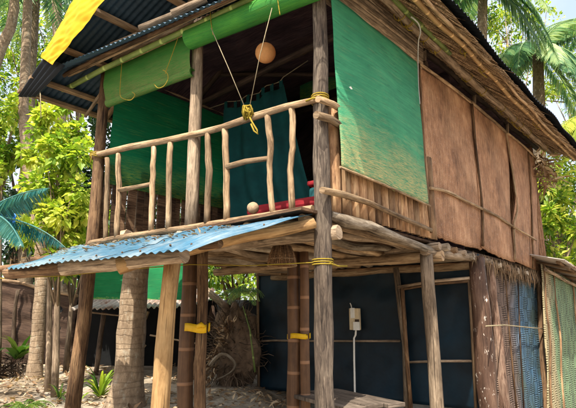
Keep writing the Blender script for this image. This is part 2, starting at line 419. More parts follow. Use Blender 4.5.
def brown_panel():
    n = NT('reddish woven bamboo panel'); uv = n.uv()
    w = n.wave(uv, 9, 'X', 1.6, 3, 'SIN', 1.5)
    wy = n.wave(uv, 15, 'Y', 1.5, 3, 'SIN', 3)
    st = n.noise(n.map(uv, 30, 4), 1, 5, .7)
    big = n.noise(n.map(uv, 1.5, 1.5), 1, 6, .7)
    f = n.math('ADD', n.math('MULTIPLY', st, .45), n.math('MULTIPLY', big, .55))
    c = n.ramp(f, ((.38, (.19, .09, .044)), (.5, (.41, .215, .112)), (.61, (.60, .36, .205))))
    c = n.mix(n.math('MULTIPLY', n.ramp(w, ((0, 1.0), (.5, 0.0))), .55), c, (.11, .05, .03))
    c = n.mix(n.math('MULTIPLY', n.ramp(wy, ((0, 1.0), (.4, 0.0))), .22), c, (.12, .055, .035))
    pale = n.ramp(n.noise(n.map(uv, 26, 20), 1, 5, .8), ((.56, 0.0), (.68, 1.0)))
    c = n.mix(n.math('MULTIPLY', pale, .45), c, (.55, .42, .34))
    c = n.mix(1, c, n.ramp(n.noise(n.map(uv, 1.7, .8), 1, 6, .72), ((.34, .60), (.5, 1.0), (.66, 1.22))), 'MULTIPLY')
    n.col(c); n.b.inputs['Roughness'].default_value = .72
    n.bump(n.math('ADD', w, n.math('MULTIPLY', wy, .5)), .7, .008)
    return n.m
M['panel'] = brown_panel()
M['saw_blue'] = sawali('blue and brown woven wall', (.13, .085, .065), (.32, .23, .18), (.028, .018, .014),
                       (.30, 2, .30, (.04, .095, .155), (.17, .28, .39), .9), 4.6)
M['saw_green'] = sawali('green and tan woven wall', (.33, .27, .15), (.62, .55, .36), (.09, .07, .03),
                        (.40, 2, 1.2, (.16, .25, .13), (.40, .49, .29), .6), 3.4)
M['shackwall'] = thatch_mat('brown shack wall', (.025, .015, .010), (.07, .04, .027), (.14, .09, .06))
M['black'] = plain('black painted shade', (.004, .0045, .005), .6, 2.5, .9, .8)  # shade inside the lean-to, painted on its back wall
M['leaf_lime'] = leafmat('lime leaves', ((0, (.035, .10, .014)), (.35, (.16, .28, .03)), (.7, (.36, .46, .055)), (1, (.6, .6, .13))), .45)
M['leaf_mid'] = leafmat('mid green leaves', ((0, (.016, .05, .012)), (.5, (.075, .16, .028)), (1, (.24, .34, .06))), .35)
M['leaf_dark'] = leafmat('dark green leaves', ((0, (.005, .02, .011)), (.6, (.02, .055, .022)), (1, (.06, .12, .035))), .25)
M['palm_leaf'] = leafmat('palm leaflets', ((0, (.025, .085, .045)), (.5, (.10, .23, .10)), (1, (.36, .46, .20))), .42, .35)
M['palm_teal'] = leafmat('blue green palm leaflets', ((0, (.008, .07, .075)), (.5, (.028, .15, .15)), (1, (.12, .3, .27))), .25, .3)
M['palm_lime'] = leafmat('yellow green palm leaflets', ((0, (.09, .16, .02)), (.5, (.25, .33, .035)), (1, (.5, .5, .1))), .4, .4)
M['dry_leaf'] = leafmat('dry leaves', ((0, (.10, .055, .03)), (.5, (.28, .17, .09)), (1, (.62, .48, .32))), .15, .7)
M['blue_cloth'] = plain('bright blue sheet', (.03, .17, .62), .3, 5, .5, .2)
M['root'] = wood('root', (.04, .026, .017), (.12, .08, .052), (.25, .18, .12), 14, .9)
M['soil'] = plain('soil clod', (.13, .088, .058), .5, 9, .95, .9)
M['bench_teal'] = plain('teal seat cushion', (.008, .075, .085), .2, 5, .8, .1)
n = NT('sandy ground with leaf litter')
g = n.geo(); a = n.noise(g, .9, 6, .65); b = n.noise(g, 14, 5, .7)
cc = n.ramp(a, ((.36, (.09, .065, .04)), (.48, (.27, .22, .16)), (.62, (.42, .36, .285))))
cc = n.mix(n.math('MULTIPLY', n.ramp(b, ((.52, 0.0), (.62, 1.0))), .55), cc, (.12, .08, .045))
n.col(cc); n.b.inputs['Roughness'].default_value = .95; n.bump(b, .6, .04); M['sand'] = n.m

# ------------------------------------------------------------------ ground
gm = MB()
def gfun(u, v):
    x = -60 + 120 * (u if True else u); y = -20 + 140 * v
    x = math.copysign(abs(2 * u - 1) ** 2.2, 2 * u - 1) * 90
    y = -25 + 150 * v ** 1.7
    return V((x, y, ground_z(x, y) + .05 * noise.noise(V((x * .8, y * .8, 0)))))
gm.grid(gfun, 120, 120, 40, 40)
o = gm.build('ground', M['sand'], origin=V((0, 0, 0))); o['kind'] = 'structure'; o['label'] = 'pale sandy ground strewn with leaf litter'

# ================================================================== THE HUT
hut = thing('bamboo_hut', gnd(C), 'two storey bamboo hut on posts with balcony, woven walls and tin roof', 'hut')
def part(mb, name, mat, parent=hut, **k): return mb.build(name, mat, parent, **k)
def down(p, dx=0, dy=0):
    q = V((p.x + dx, p.y + dy, 0)); q.z = ground_z(q.x, q.y) - .08; return q

def band(mb, pts, h):                                  # flat tape along a closed loop
    n_ = len(pts) - 1
    mb.grid(lambda u, v: pts[min(n_ - 1, int(u * n_ + 1e-6))].lerp(pts[min(n_, int(u * n_ + 1e-6) + 1)], u * n_ + 1e-6 - int(u * n_ + 1e-6)) + V((0, 0, (v - .5) * h + .006 * math.sin(u * 19))), n_, 2, 1, h)
# --- roof frame numbers
OFR = .65                                            # overhang of the front rake
EAVE_O, EAVE_Z, SLR = .78, 4.58, .60                 # right eave
rc = L(20, 95, OFR)
W_LE = -(rc - C).dot(NR); Z_LE = rc.z; SLL = .485
W_RG = (SLL * W_LE + Z_LE - EAVE_Z - SLR * EAVE_O) / (SLL + SLR); Z_RG = EAVE_Z + SLR * (EAVE_O + W_RG)
DBK = 7.35                                           # length of hut to the back
dnl = DR.dot(NL); nrl = NR.dot(NL)
def dfront(w, off): return (off + nrl * w) / dnl      # depth (along DR) where the plane "off metres in front of the front face" is met
def hp(d, w, z): p = C + DR * d - NR * w; return V((p.x, p.y, z))
def zroof(w): return EAVE_Z + SLR * (EAVE_O + w) if w < W_RG else Z_LE + SLL * (W_LE - w)
W_POST = -(L(107, 70) - C).dot(NR)                   # left post
def roof_pt(w, q, lift=0.0, off=OFR, back=DBK + .55):
    d0 = dfront(w, off); d = d0 + (back - d0) * q
    return hp(d, w, zroof(w) + lift)

# --- main posts
post_top = 4.66
m = MB(); m.pole(down(C), V((C.x, C.y, 5.0)) + V((.01, 0, 0)), .082, .064, bend=.03, wob=.18, seg=14); cpost = part(m, 'corner_post', M['weathered'])
lt = L(107, 66); lm = L(93, 240); m = MB()
lmid = L(84, 320); m.tube([down(L(72, 408)), L(78, 360), lmid, L(88, 280), lm, L(96, 200), L(101, 130), lt], [.085, .083, .08, .078, .076, .074, .07, .066], 12, .16); part(m, 'post', M['brown'])
m = MB(); m.tube([L(191, 232), L(192, 200), L(194, 150), L(196, 100), L(198, 40), L(199, 18)], [.072, .07, .068, .066, .062, .06], 12, .12); part(m, 'post', M['log'])
for (x0, x1, r, mt) in ((191, 188, .072, 'bamboo_dark'), (203, 202.5, .052, 'brown')):
    m = MB(); a = L(x0, 246, -.02); m.pole(down(L(x1, 400, -.02)), a, r * 1.06, r, bend=.03, seg=12, wob=.08); pst = part(m, 'post', M[mt])
    if mt == 'bamboo_dark':
        b = MB(); q = L(190, 329, -.02); q2 = L(202.5, 329, -.02)
        for dz in (.012,):
            pts = []
            for k in range(25):
                th = 2 * math.pi * k / 24; cc0 = (q + q2) / 2; ax = (q2 - q); hw = ax.length / 2 + .078; ax = ax.normalized()
                side = V((-ax.y, ax.x, 0))
                pts.append(cc0 + ax * (math.cos(th) * hw) + side * (math.sin(th) * .086) + V((0, 0, dz + .008 * math.sin(th * 2))))
            band(b, pts, .075)
        b.tube([q2 + NL * .07 + V((0, 0, .02)), q2 + NL * .1 + V((.06, 0, .04)), q2 + NL * .1 + V((.09, 0, .02))], [.02, .024, .012], 6, .2)
        part(b, 'tape', M['tape'], pst, solid=.004)
# right-face posts
m = MB(); m.tube([down(R(438, 408)), R(437, 408), R(434, 360), R(431, 320), R(428, 285), R(426, 254)], [.075, .073, .071, .069, .07, .07], 12, .14); part(m, 'post', M['log'])
m = MB(); m.tube(sm([down(R(490, 408, .05)), R(488, 400, .05), R(484, 340, .05), R(480, 300, .05), R(477, 258, .05)]), [.13, .105], 14, .25); part(m, 'post', M['thick'])
m = MB(); m.tube(sm([down(R(506, 408, .05)), R(504, 400, .05), R(498, 340, .05), R(493, 300, .05), R(489, 262, .05)]), [.075, .06], 12, .3); part(m, 'post', M['thick_pale'])
m = MB(); m.pole(down(R(542, 400, .04)), R(538, 262, .04), .045, .04, bend=.04); part(m, 'post', M['brown'])
# porch bamboo pair
for (x, yb, r, mt) in ((294, 380, .072, 'bamboo_dark'), (304.5, 380, .05, 'bamboo_dark')):
    m = MB(); a = L(x - .5, 252, -.75); m.pole(down(a), a, r, r * .95, bend=.02, seg=12, wob=.05); pst = part(m, 'post', M[mt])
    if x < 300:
        b = MB(); q = L(293.5, 336, -.75); q2 = L(304, 336, -.75)
        for dz in (.0,):
            pts = []
            for k in range(21):
                th = 2 * math.pi * k / 20; c0 = (q + q2) / 2; ax = (q2 - q); hw = ax.length / 2 + .066; ax = ax.normalized(); side = V((-ax.y, ax.x, 0))
                pts.append(c0 + ax * (math.cos(th) * hw) + side * (math.sin(th) * .078) + V((0, 0, dz)))
            band(b, pts, .05)
        part(b, 'tape', M['tape'], pst, solid=.004)

# --- floor: planks, joists, beams
def frect(w0, w1, d0, d1, z): return [hp(d0, w0, z), hp(d0, w1, z), hp(d1, w1, z), hp(d1, w0, z)]
m = MB()
for i in range(46):
    d0 = dfront(1.5, .08) + i * .162
    m.box(hp(d0 + .08, W_POST / 2 + .02, FLOOR - .015), DR * .078, NR * (W_POST / 2 + .03), V((0, 0, .013)), RN.random())
flo = part(m, 'floor', M['darkslat'])  # dark plank colour paints shade into the gaps between joists
for i in range(16):
    w = .08 + i * .205
    m = MB(); r = RN.uniform(.038, .062)
    m.pole(hp(dfront(w, .12 + RN.uniform(-.03, .06)), w, FLOOR - .03 - r), hp(3.9, w + RN.uniform(-.08, .08), FLOOR - .03 - r), r, r * .85, bend=.07, wob=.2)
    part(m, 'joist', M[('tan', 'log', 'bleached', 'tan', 'log')[i % 5]], flo)
for (off, rr) in ((-.06, .06), (-2.05, .065), (-3.3, .06)):
    m = MB(); a = lp(-.12, off, 0); w0 = -.1
    m.pole(hp(dfront(-.12, off), -.12, FLOOR - .18), hp(dfront(W_POST, off), W_POST + .1, FLOOR - .18), rr, rr * .9, bend=.04); part(m, 'beam', M['tan' if off < -2 else 'log'], flo)
# bleached floor-edge log on the right face, with its short piece at the corner
m = MB(); m.tube([R(330, 215, .05), R(345, 221, .07), R(370, 226, .07), R(400, 239, .06), R(430, 250, .05)], [.04, .055, .05, .045, .04], 10, .3); part(m, 'edge_log', M['bleached'], flo)
m = MB(); m.pole(R(424, 251, .03), R(490, 262, .03), .05, .045, bend=.05); part(m, 'edge_log', M['log'], flo)
# stubs under the brown panels
for i, (x, y) in enumerate(((440, 246), (449, 247), (457, 250), (466, 253), (474, 256), (483, 259), (492, 262), (501, 265), (510, 268), (519, 271), (528, 273))):
    p = R(x, y, .12); m = MB(); m.pole(p, p - NR * .7 - V((0, 0, .01)), RN.uniform(.028, .05), None, wob=.2); part(m, 'joist', M[('log', 'bleached', 'brown')[i % 3]], flo)

# --- balcony railing (front)
m = MB(); m.tube([L(92, 156, .05), L(100, 154, .05), L(130, 147, .05), L(165, 140.5, .05), L(197, 134, .06), L(222, 127.5, .06), L(250, 118, .06), L(285, 107, .05), L(318, 99.5, .08)],
                 [.04, .04, .038, .036, .036, .034, .036, .034, .03], 10, .22)
rail = part(m, 'railing', M['tan'])
m = MB(); m.tube([L(90, 243, .05), L(130, 236, .05), L(193, 227, .05), L(250, 218, .05), L(313, 209, .05)], .034, 10, .2); part(m, 'bottom_rail', M['tan'], rail)
for pts in ([(107.5, 158), (106.5, 200), (105.5, 240)], [(118.5, 154), (118.7, 195), (117, 237)], [(153.5, 147), (152.5, 185), (151, 231)], [(170.5, 143), (169.5, 180), (168.5, 229)],
            [(208.5, 132), (209, 170), (207, 224)], [(224.5, 128), (226, 165), (226.5, 221)], [(268, 113), (271, 150), (269.5, 180), (273, 215)], [(291.5, 107), (292.5, 140), (291, 170), (292, 211)]):
    m = MB(); P = [L(x, y, .05) for x, y in pts]; Q = []
    for i in range(len(P) - 1):
        for k in range(4): Q.append(P[i].lerp(P[i + 1], k / 4) + V((RN.uniform(-.006, .006), 0, 0)))
    Q.append(P[-1]); m.tube(Q, RN.uniform(.027, .035), 9, .3); part(m, 'baluster', M['tan'], rail)
m = MB(); q_ = L(97, 156, .03)
for k in range(3): m.tube([q_ + V((math.cos(t * .5236) * .085, math.sin(t * .5236) * .085, (k - 1) * .022 + .01 * math.sin(t))) for t in range(13)], .007, 6, cap=False)
m.tube(sm([q_ + NL * .09, q_ + NL * .11 + V((.03, 0, -.06)), q_ + NL * .10 + V((.01, 0, -.12))]), [.007, .004], 5); part(m, 'lashing', M['cord'], rail)
for pts in ([(119, 190), (135, 187), (153, 183.5)], [(227, 167), (246, 161.5), (271, 158)]):
    m = MB(); m.tube([L(x, y, .055) for x, y in pts], [.028, .026, .024], 9, .3); part(m, 'cross_bar', M['tan'], rail)

# --- right face short rails and split bamboo parapet
for pts, r in (([(316, 115), (330, 119), (344, 128)], .035), ([(318, 99), (332, 104), (342, 110)], .03)):
    m = MB(); m.tube([R(x, y, .10) for x, y in pts], r, 10, .2); part(m, 'rail_stub', M['tan'])
m = MB(); m.tube([R(322, 190, .12), R(345, 195, .10), R(370, 203, .10), R(400, 217, .10), R(431, 230, .10)], [.03, .028, .026, .024, .022], 10, .3); part(m, 'side_rail', M['tan'])
m = MB()
s = .10; i = 0
while s < 2.06:
    wd = RN.uniform(.11, .15); h = .98 + RN.uniform(-.03, .03); tt = RN.choice((0, .3, .6, .9, 1.3)); lean = RN.uniform(-.015, .015)
    base = rp(s + wd / 2, 0, FLOOR + .01)
    pts = [base + V((0, 0, h * k / 6)) + DR * lean * (k / 3 - 1) for k in range(7)]
    b0 = len(m.v); uo = RN.random() * 20
    for k, p in enumerate(pts):
        for a in range(7):
            th = math.pi * a / 6 - math.pi / 2
            m.v.append(p + DR * (math.sin(th) * (wd / 2 - .002)) + NR * (math.cos(th) * .062 * (1 + .1 * noise.noise(V((s * 9, k, 0))))) + V((0, 0, 0)))
    for k in range(6):
        for a in range(6):
            q = b0 + k * 7 + a
            m.face((q, q + 1, q + 8, q + 7), ((uo + a * .03, uo + k * .16), (uo + a * .03 + .03, uo + k * .16), (uo + a * .03 + .03, uo + k * .16 + .16), (uo + a * .03, uo + k * .16 + .16)), tt)
    s += wd + .004
part(m, 'slat_wall', M['slat'], solid=.006)
# left end wall of the balcony room: dark slats, green net above
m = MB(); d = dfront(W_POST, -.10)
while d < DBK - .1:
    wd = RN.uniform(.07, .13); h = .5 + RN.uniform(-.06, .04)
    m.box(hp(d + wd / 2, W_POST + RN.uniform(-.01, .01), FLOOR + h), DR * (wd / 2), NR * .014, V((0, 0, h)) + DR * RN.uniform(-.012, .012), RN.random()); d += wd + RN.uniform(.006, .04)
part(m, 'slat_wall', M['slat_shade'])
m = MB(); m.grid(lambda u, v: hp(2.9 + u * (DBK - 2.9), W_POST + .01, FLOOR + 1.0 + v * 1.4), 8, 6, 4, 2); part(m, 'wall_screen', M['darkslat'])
# partition behind the balcony room and the closed rear room
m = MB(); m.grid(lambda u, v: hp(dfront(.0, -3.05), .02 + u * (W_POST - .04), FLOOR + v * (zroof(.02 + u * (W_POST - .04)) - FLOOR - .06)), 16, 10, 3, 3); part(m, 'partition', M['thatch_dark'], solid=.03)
m = MB(); m.grid(lambda u, v: hp(DBK - .06, .06 + u * (W_POST - .04), FLOOR + v * (zroof(.02 + u * (W_POST - .04)) - FLOOR - .06)), 16, 10, 3, 3); part(m, 'end_wall', M['panel'], solid=.03)

# --- brown woven panels on the right face
def quadpatch(pts, fn=R, off=0.0, nu=24, nv=24, bulge=0.0, sag=0.0, rip=.012, seed=0, mb=None, fr=0.0):
    # pts: TL TR BR BL in picture units on the plane fn
    P = [fn(x, y, off) for x, y in pts]; mb = mb or MB()
    su = ((P[0] - P[1]).length + (P[3] - P[2]).length) / 2; sv = ((P[0] - P[3]).length + (P[1] - P[2]).length) / 2
    nn = NR if fn is R else NL
    def f(u, v):
        p = P[3].lerp(P[2], u).lerp(P[0].lerp(P[1], u), v)
        p = p + nn * (bulge * math.sin(math.pi * u) * math.sin(math.pi * min(1, v)) + rip * noise.noise(V((u * su * 2.3, v * sv * 1.6, seed))))
        e = (1 - v) ** 3
        p = p + V((0, 0, -sag * math.sin(math.pi * u) * (1 - v)))
        if fr and v < .001: p = p + V((0, 0, -abs(noise.noise(V((u * su * 6, seed, 0)))) * fr))
        return p
    mb.grid(f, nu, nv, su, sv)
    return mb
wpan = part(quadpatch([(418, 63), (472, 104), (482, 249), (430, 233)], R, .03, 20, 30, .04, .03, .02, 1, fr=.05), 'wall_panel', M['panel'], solid=.015)
wp2 = part(quadpatch([(471, 101), (506, 133), (514, 262), (481, 247)], R, .045, 16, 30, .03, .02, .02, 2, fr=.05), 'wall_panel', M['panel'], solid=.015)
# third panel: left edge bows away and leaves a dark slit
m = MB(); P3 = [R(506, 132, .06), R(527, 150, .06), R(530, 268, .06), R(514, 261, .06)]
def f3(u, v):
    p = P3[3].lerp(P3[2], u).lerp(P3[0].lerp(P3[1], u), v)
    k = max(0, 1 - abs(v - .55) / .34); k = k * k * (3 - 2 * k)
    return p + DR * (.22 * k * (1 - u)) + NR * (.03 * k * (1 - u) + .015 * noise.noise(V((u, v * 4, 5))))
m.grid(f3, 14, 30, .7, 2.1); wp3 = part(m, 'wall_panel', M['panel'], solid=.015)
wp4 = part(quadpatch([(526.5, 148), (535, 158), (539, 271), (530, 268)], R, .045, 8, 24, .0, .0, .02, 3, fr=.03), 'wall_panel', M['panel'], solid=.015)
def batten(pts, parent, r=.018, off=.07, mt='brown'):
    m = MB(); m.tube(sm([R(x, y, off) for x, y in pts]), r, 8, .35); part(m, 'batten', M[mt], parent)
batten([(419, 64), (424, 150), (431, 233)], wpan, .016); batten([(418, 63), (445, 82), (472, 103)], wpan, .022, .06, 'tan')
batten([(472, 104), (477, 160), (482, 205), (483, 246)], wp2); batten([(471, 102), (490, 118), (507, 133)], wp2, .022, .07, 'tan')
batten([(506, 133), (509, 150), (517, 205), (514, 225), (515, 260)], wp3, .016, .09, 'tan'); batten([(507, 133), (520, 143), (536, 158)], wp3, .02, .08, 'tan')
batten([(528, 150), (531, 190), (533, 268)], wp4)
batten([(430, 188), (445, 191), (460, 198), (482, 209)], wpan, .02, .09, 'tan'); batten([(481, 208), (500, 218), (515, 228)], wp2, .02, .09, 'tan'); batten([(514, 227), (536, 240)], wp3, .018, .11, 'tan')
# upright hut studs behind the panels, seen in the gap under the plate
for x, y0, y1 in ((474, 92, 115), (507, 120, 140), (424, 50, 80)):
    m = MB(); m.pole(R(x, y1 + 20, -.04), R(x, y0 - 12, -.04), .035, .03); part(m, 'stud', M['log'])
# wooden band above the green mat, under the plate
m = MB()
for k in range(9):
    q = k / 8; m.tube(sm([R(316, -52 + 42 * q, .03 + .012 * (k % 2)), R(345, -24 + 37 * q, .04), R(380, 7 + 30 * q, .045), R(421, 42 + 25 * q, .03)]), .034, 8, .4)
part(m, 'plank_band', M['log'])

# --- lower storey: navy tarpaulin wall, its frame and the woven side wall
NAVO = (R(478, 300) - C).dot(NL)
def NW(x, y, o=0.0): return L(x, y, NAVO + o)
P = [NW(258, 268), NW(479, 254), NW(486, 420), NW(258, 420)]; P[2].z = P[3].z = ground_z(P[3].x, P[3].y) - .05
m = MB(); m.grid(lambda u, v: P[3].lerp(P[2], u).lerp(P[0].lerp(P[1], u), v) + NL * (.03 * noise.noise(V((u * 9 + v * 2, v * 5, 1))) + .016 * noise.noise(V((u * 26 - v * 5, v * 6, 4)))), 60, 40, 3, 2)
nav = part(m, 'tarpaulin_wall', M['navy'], solid=.01)
def strip(pts, r, mt, name='batten', o=.05, par=None):
    m = MB(); m.tube([NW(x, y, o) for x, y in pts], r, 8, .25); return part(m, name, M[mt], par or nav)
strip([(256, 275), (330, 271), (400, 267), (470, 263)], .022, 'brown', 'top_beam')
strip([(256, 342), (262, 341), (275, 340.5), (320, 341), (400, 341)], .017, 'log')
strip([(257.5, 272), (258, 330), (259, 412)], .022, 'purlin')
m = MB(); m.tube([NW(396, 268, .06), NW(401, 310, .06), NW(405, 345, .06), NW(407, 412, .06)], [.045, .045, .04, .04], 8, .3)
dfm = part(m, 'door_frame', M['log'])
m = MB(); m.tube([NW(402, 285, .09), NW(406, 345, .09), NW(411, 412, .09)], .03, 8, .3); part(m, 'jamb', M['brown'], dfm)
m = MB(); m.tube([NW(398, 287, .11), NW(435, 281, .11), NW(470, 278, .11)], .022, 8, .25); part(m, 'lintel', M['log'], dfm)
m = MB(); m.tube([NW(404, 289, .10), NW(435, 284, .10), NW(470, 281, .10)], .018, 8, .25); part(m, 'lintel', M['brown'], dfm)
m = MB(); m.tube([NW(469, 279, .10), NW(472, 330, .10), NW(476, 412, .10)], .02, 8, .25); part(m, 'jamb', M['purlin'], dfm)
m = MB(); m.tube([NW(409, 362, .08), NW(440, 361, .08), NW(475, 361, .08)], .016, 8, .25); part(m, 'cross_bar', M['log'], dfm)
# side wall of the lower room (left end, runs to the back)
a = NW(258.5, 300, -.02)
m = MB(); m.grid(lambda u, v: V((a.x, a.y, 0)) + DR * (u * 3.4) + V((0, 0, .1 + v * (FLOOR - .3))), 6, 4, 3, 2); part(m, 'tarpaulin_wall', M['navy'], solid=.01)
# lower woven wall on the right face
P = [R(486, 260), R(541, 276), R(545, 420), R(500, 430)]; P[2].z = ground_z(P[2].x, P[2].y) - .05; P[3].z = ground_z(P[3].x, P[3].y) - .05
wid = (P[0] - P[1]).length
m = MB(); m.grid(lambda u, v: P[3].lerp(P[2], u).lerp(P[0].lerp(P[1], u), v) + NR * (.03 * noise.noise(V((u * 5, v * 4, 2))) + .02 * noise.noise(V((u * 14, v * 8, 7)))), 40, 40, 1.0, 2.1)
wov = part(m, 'woven_wall', M['saw_blue'], solid=.015)
for pts, r, mt in (([(488, 263), (510, 275), (541, 284)], .028, 'brown'), ([(518, 280), (520, 340), (524, 412)], .012, 'darkslat'), ([(505, 268), (510, 340), (517, 412)], .012, 'brown')):
    m = MB(); m.tube([R(x, y, .05) for x, y in pts], r, 8, .25); part(m, 'batten', M[mt], wov)
m = MB(); m.tube([R(486, 326, .24), R(505, 325, .12), R(525, 327, .08), R(546, 329, .1)], .008, 6); part(m, 'cord', M['rope'], wov)
# ragged thatch fringe hanging between panels and woven wall
m = MB()
for i in range(400):
    u = RN.random(); x = 472 + 68 * u; y = 252 + 20 * u + RN.uniform(-2, 5)
    p = R(x, y, RN.uniform(.0, .12)); ln = RN.uniform(.08, .32) * (1.15 if x > 485 else .5)
    m.leaf(p, V((RN.uniform(-.2, .2), RN.uniform(-.15, .15), -1)), NR, ln, RN.uniform(.012, .045), RN.random(), .3)
part(m, 'thatch_fringe', M['thatch'])

# --- roof
N_U = 110
def sheet(w0, w1, lift, off, back, nu, nv, amp=.013, pitch=.076, ragged=0.0):
    m = MB()
    def f(u, v):
        w = w0 + (w1 - w0) * u; d0 = dfront(w, off); d = d0 + (back - d0) * v
        return hp(d, w + ragged * noise.noise(V((d * .9, w0, 3))) * (1 - u if w0 < W_RG else 1 - u), zroof(w) + lift + amp * math.sin(2 * math.pi * (d) / pitch))
    m.grid(f, nu, nv, abs(w1 - w0), back + off)
    return m
nvs = 640
rf = part(sheet(W_LE, W_RG, .05, OFR, DBK + .5, 6, nvs), 'roof', M['dark_tin'])
part(sheet(-EAVE_O - .09, W_RG, .10, OFR, DBK + .55, 8, nvs, .016, .09, .10), 'roof_sheet', M['black_tin'], rf)
# thatch lining of the right slope: layered rows
m = MB()
def thf(u, v):
    w = -EAVE_O - .02 + (EAVE_O + .02) * u; d0 = dfront(w, OFR - .04); d = d0 + (DBK + .4 - d0) * v
    return hp(d, w, zroof(w) + .02 + .03 * noise.noise(V((w * 3, d * 2, 1))) + .02 * noise.noise(V((w * 12, d * 5, 1))))
m.grid(thf, 40, 90, 2.5, 8); part(m, 'thatch', M['thatch'], rf)
m = MB(); rr_ = random.Random(3)
for i in range(620):                                  # dry leaf ribs lying across the underside
    w = rr_.uniform(-EAVE_O + .02, .15); q = rr_.random(); d = dfront(w, OFR) + .1 + q * (DBK + .2)
    ln = rr_.uniform(.5, 1.3); dw = -rr_.uniform(.20, .55) * ln; 
    pts = []
    for k in range(4):
        ww = w + dw * (k / 3 - .5); dd = d + ln * .88 * (k / 3 - .5)
        if ww < -EAVE_O - .05: ww = -EAVE_O - .05
        pts.append(hp(dd, ww, zroof(ww) - .005 - .035 * rr_.random()))
    if len(pts) == 4: m.tube(pts, [.004, rr_.uniform(.006, .013), .008, .003], 5, .2, rr_.random(), False, rr_)
part(m, 'leaf_ribs', M['thatch'], rf)
# loose dry leaflets hanging off the eave
m = MB()
for i in range(520):
    w = rr_.uniform(-EAVE_O + .12, -.05); d = rr_.uniform(-.4, DBK + .3)
    p = hp(d, w, zroof(w) - .01)
    m.leaf(p, DR * rr_.uniform(.6, 1) + NR * rr_.uniform(.1, .45) + V((0, 0, rr_.uniform(-.35, .02))), V((0, 0, 1)), rr_.uniform(.2, .6), rr_.uniform(.008, .02), rr_.random(), .3)
part(m, 'dry_leaves', M['thatch'], rf)
m = MB()                                              # dry clump at the far corner of the eave
for i in range(260):
    p = hp(7.0 + rr_.uniform(-.3, .5), rr_.uniform(-.30, .0), 4.35 + rr_.uniform(-.25, .35))
    m.leaf(p, V((rr_.uniform(-1, 1), rr_.uniform(-1, 1), rr_.uniform(-1.2, .2))), V((rr_.uniform(-1, 1), rr_.uniform(-1, 1), .4)), rr_.uniform(.12, .4), rr_.uniform(.015, .06), rr_.random(), .3)
part(m, 'dry_leaves', M['dry_leaf'], rf)
# rafters on the right slope, from eave up to the ridge
for i in range(7):
    d = .15 + i * 1.15
    m = MB(); m.pole(hp(d, .02, zroof(.02) - .07), hp(d + .1, W_RG, Z_RG - .1), .04, .035, bend=.05); part(m, 'rafter', M['darkwood'], rf)
# plate along the wall head and poles near the eave
def along(w, z, r, mt, name, d0=-.55, d1=DBK + .2, bend=.06, seg=10):
    m = MB(); m.pole(hp(d0, w, z), hp(d1, w + RN.uniform(-.04, .04), z), r, r * .85, bend=bend, seg=seg, wob=.18); return part(m, name, M[mt], rf)
ZP = R(420, 33, .24).z; ZQ = R(517, 129, .24).z
along(-.24, ZP, .05, 'log', 'eave_pole', -.55, DBK + .2, .05)
along(-.33, zroof(-.33) - .05, .034, 'bamboo_green', 'eave_pole', -.55, 2.3)
along(.04, zroof(.04) - .06, .05, 'darkwood', 'wall_plate')
along(-.58, zroof(-.58) - .06, .030, 'bamboo_tan', 'eave_pole'); along(-.70, zroof(-.70) - .055, .022, 'tan', 'eave_pole')
along(-.29, ZP + .07, .022, 'tan', 'eave_pole')
for i in range(16):                                   # yellow lashings
    d = RN.uniform(.2, DBK); w = RN.choice((-.58, -.24, -.24, -.24)); z = zroof(-.58) - .06 if w == -.58 else ZP
    c0 = hp(d, w, z); rr0 = .042 if w == -.58 else .07
    m = MB()
    pts = [c0 + NR * (math.cos(k * .9) * rr0) + V((0, 0, math.sin(k * .9) * rr0)) + DR * (.006 * k) for k in range(10)]
    pts += [c0 - V((0, 0, rr0 + .04)) + DR * RN.uniform(-.06, .06), c0 - V((0, 0, rr0 + RN.uniform(.02, .11))) + DR * RN.uniform(-.13, .13) + NR * .04]
    m.tube(sm(pts, 3), .005, 5); part(m, 'lashing', M['cord'], rf)
# left slope: purlins (boards, run with the ridge), front rake timber, eave boards
for i, w in enumerate((W_LE - .08, W_LE - .32, W_LE - .85, W_LE - 1.45, W_LE - 2.0, W_RG + .12)):
    z = zroof(w) - .02; d0 = dfront(w, OFR - .14)
    m = MB(); m.box(hp((d0 + DBK) / 2, w, z), DR * ((DBK - d0) / 2 + .2), NR * .045, V((0, 0, .022)), RN.random()); part(m, 'purlin', M['purlin'], rf)
for i, d in enumerate((-.1, .9, 2.0, 3.1, 4.4, 5.8)):
    for w0, w1 in ((W_LE - .05, W_RG),):
        m = MB(); m.pole(hp(d, w0, zroof(w0) - .09), hp(d, w1, zroof(w1) - .09), .04, .035, bend=.04); part(m, 'rafter', M['purlin' if i == 0 else 'darkwood'], rf)
# hut post brace to the eave
m = MB(); m.pole(L(105, 88, .03), L(85, 117, .06), .024, .022); part(m, 'brace', M['tan'], rf)
# ceiling ties inside the room
for d in (.9, 2.2):
    m = MB(); m.pole(hp(d, -.05, 4.72), hp(d, W_POST, 4.66), .045, .04, bend=.03); part(m, 'tie_beam', M['darkwood'], rf)
m = MB(); m.pole(hp(2.2, .3, 4.7), hp(.9, 2.6, 5.0), .035, .03); part(m, 'tie_beam', M['darkwood'], rf)
m = MB()                                              # balcony room ceiling mat, its shade painted in as dark colour
def clf(u, v):
    w = .03 + (W_POST - .09) * u; d0 = dfront(w, -.12); d = d0 + (DBK - d0) * v
    return hp(d, w, min(zroof(w) - .04, 5.02) + .04 * noise.noise(V((w * 3, d * 3, 0))))
m.grid(clf, 30, 50, 3, 7); part(m, 'ceiling', M['thatch_dark'], rf, solid=.02)

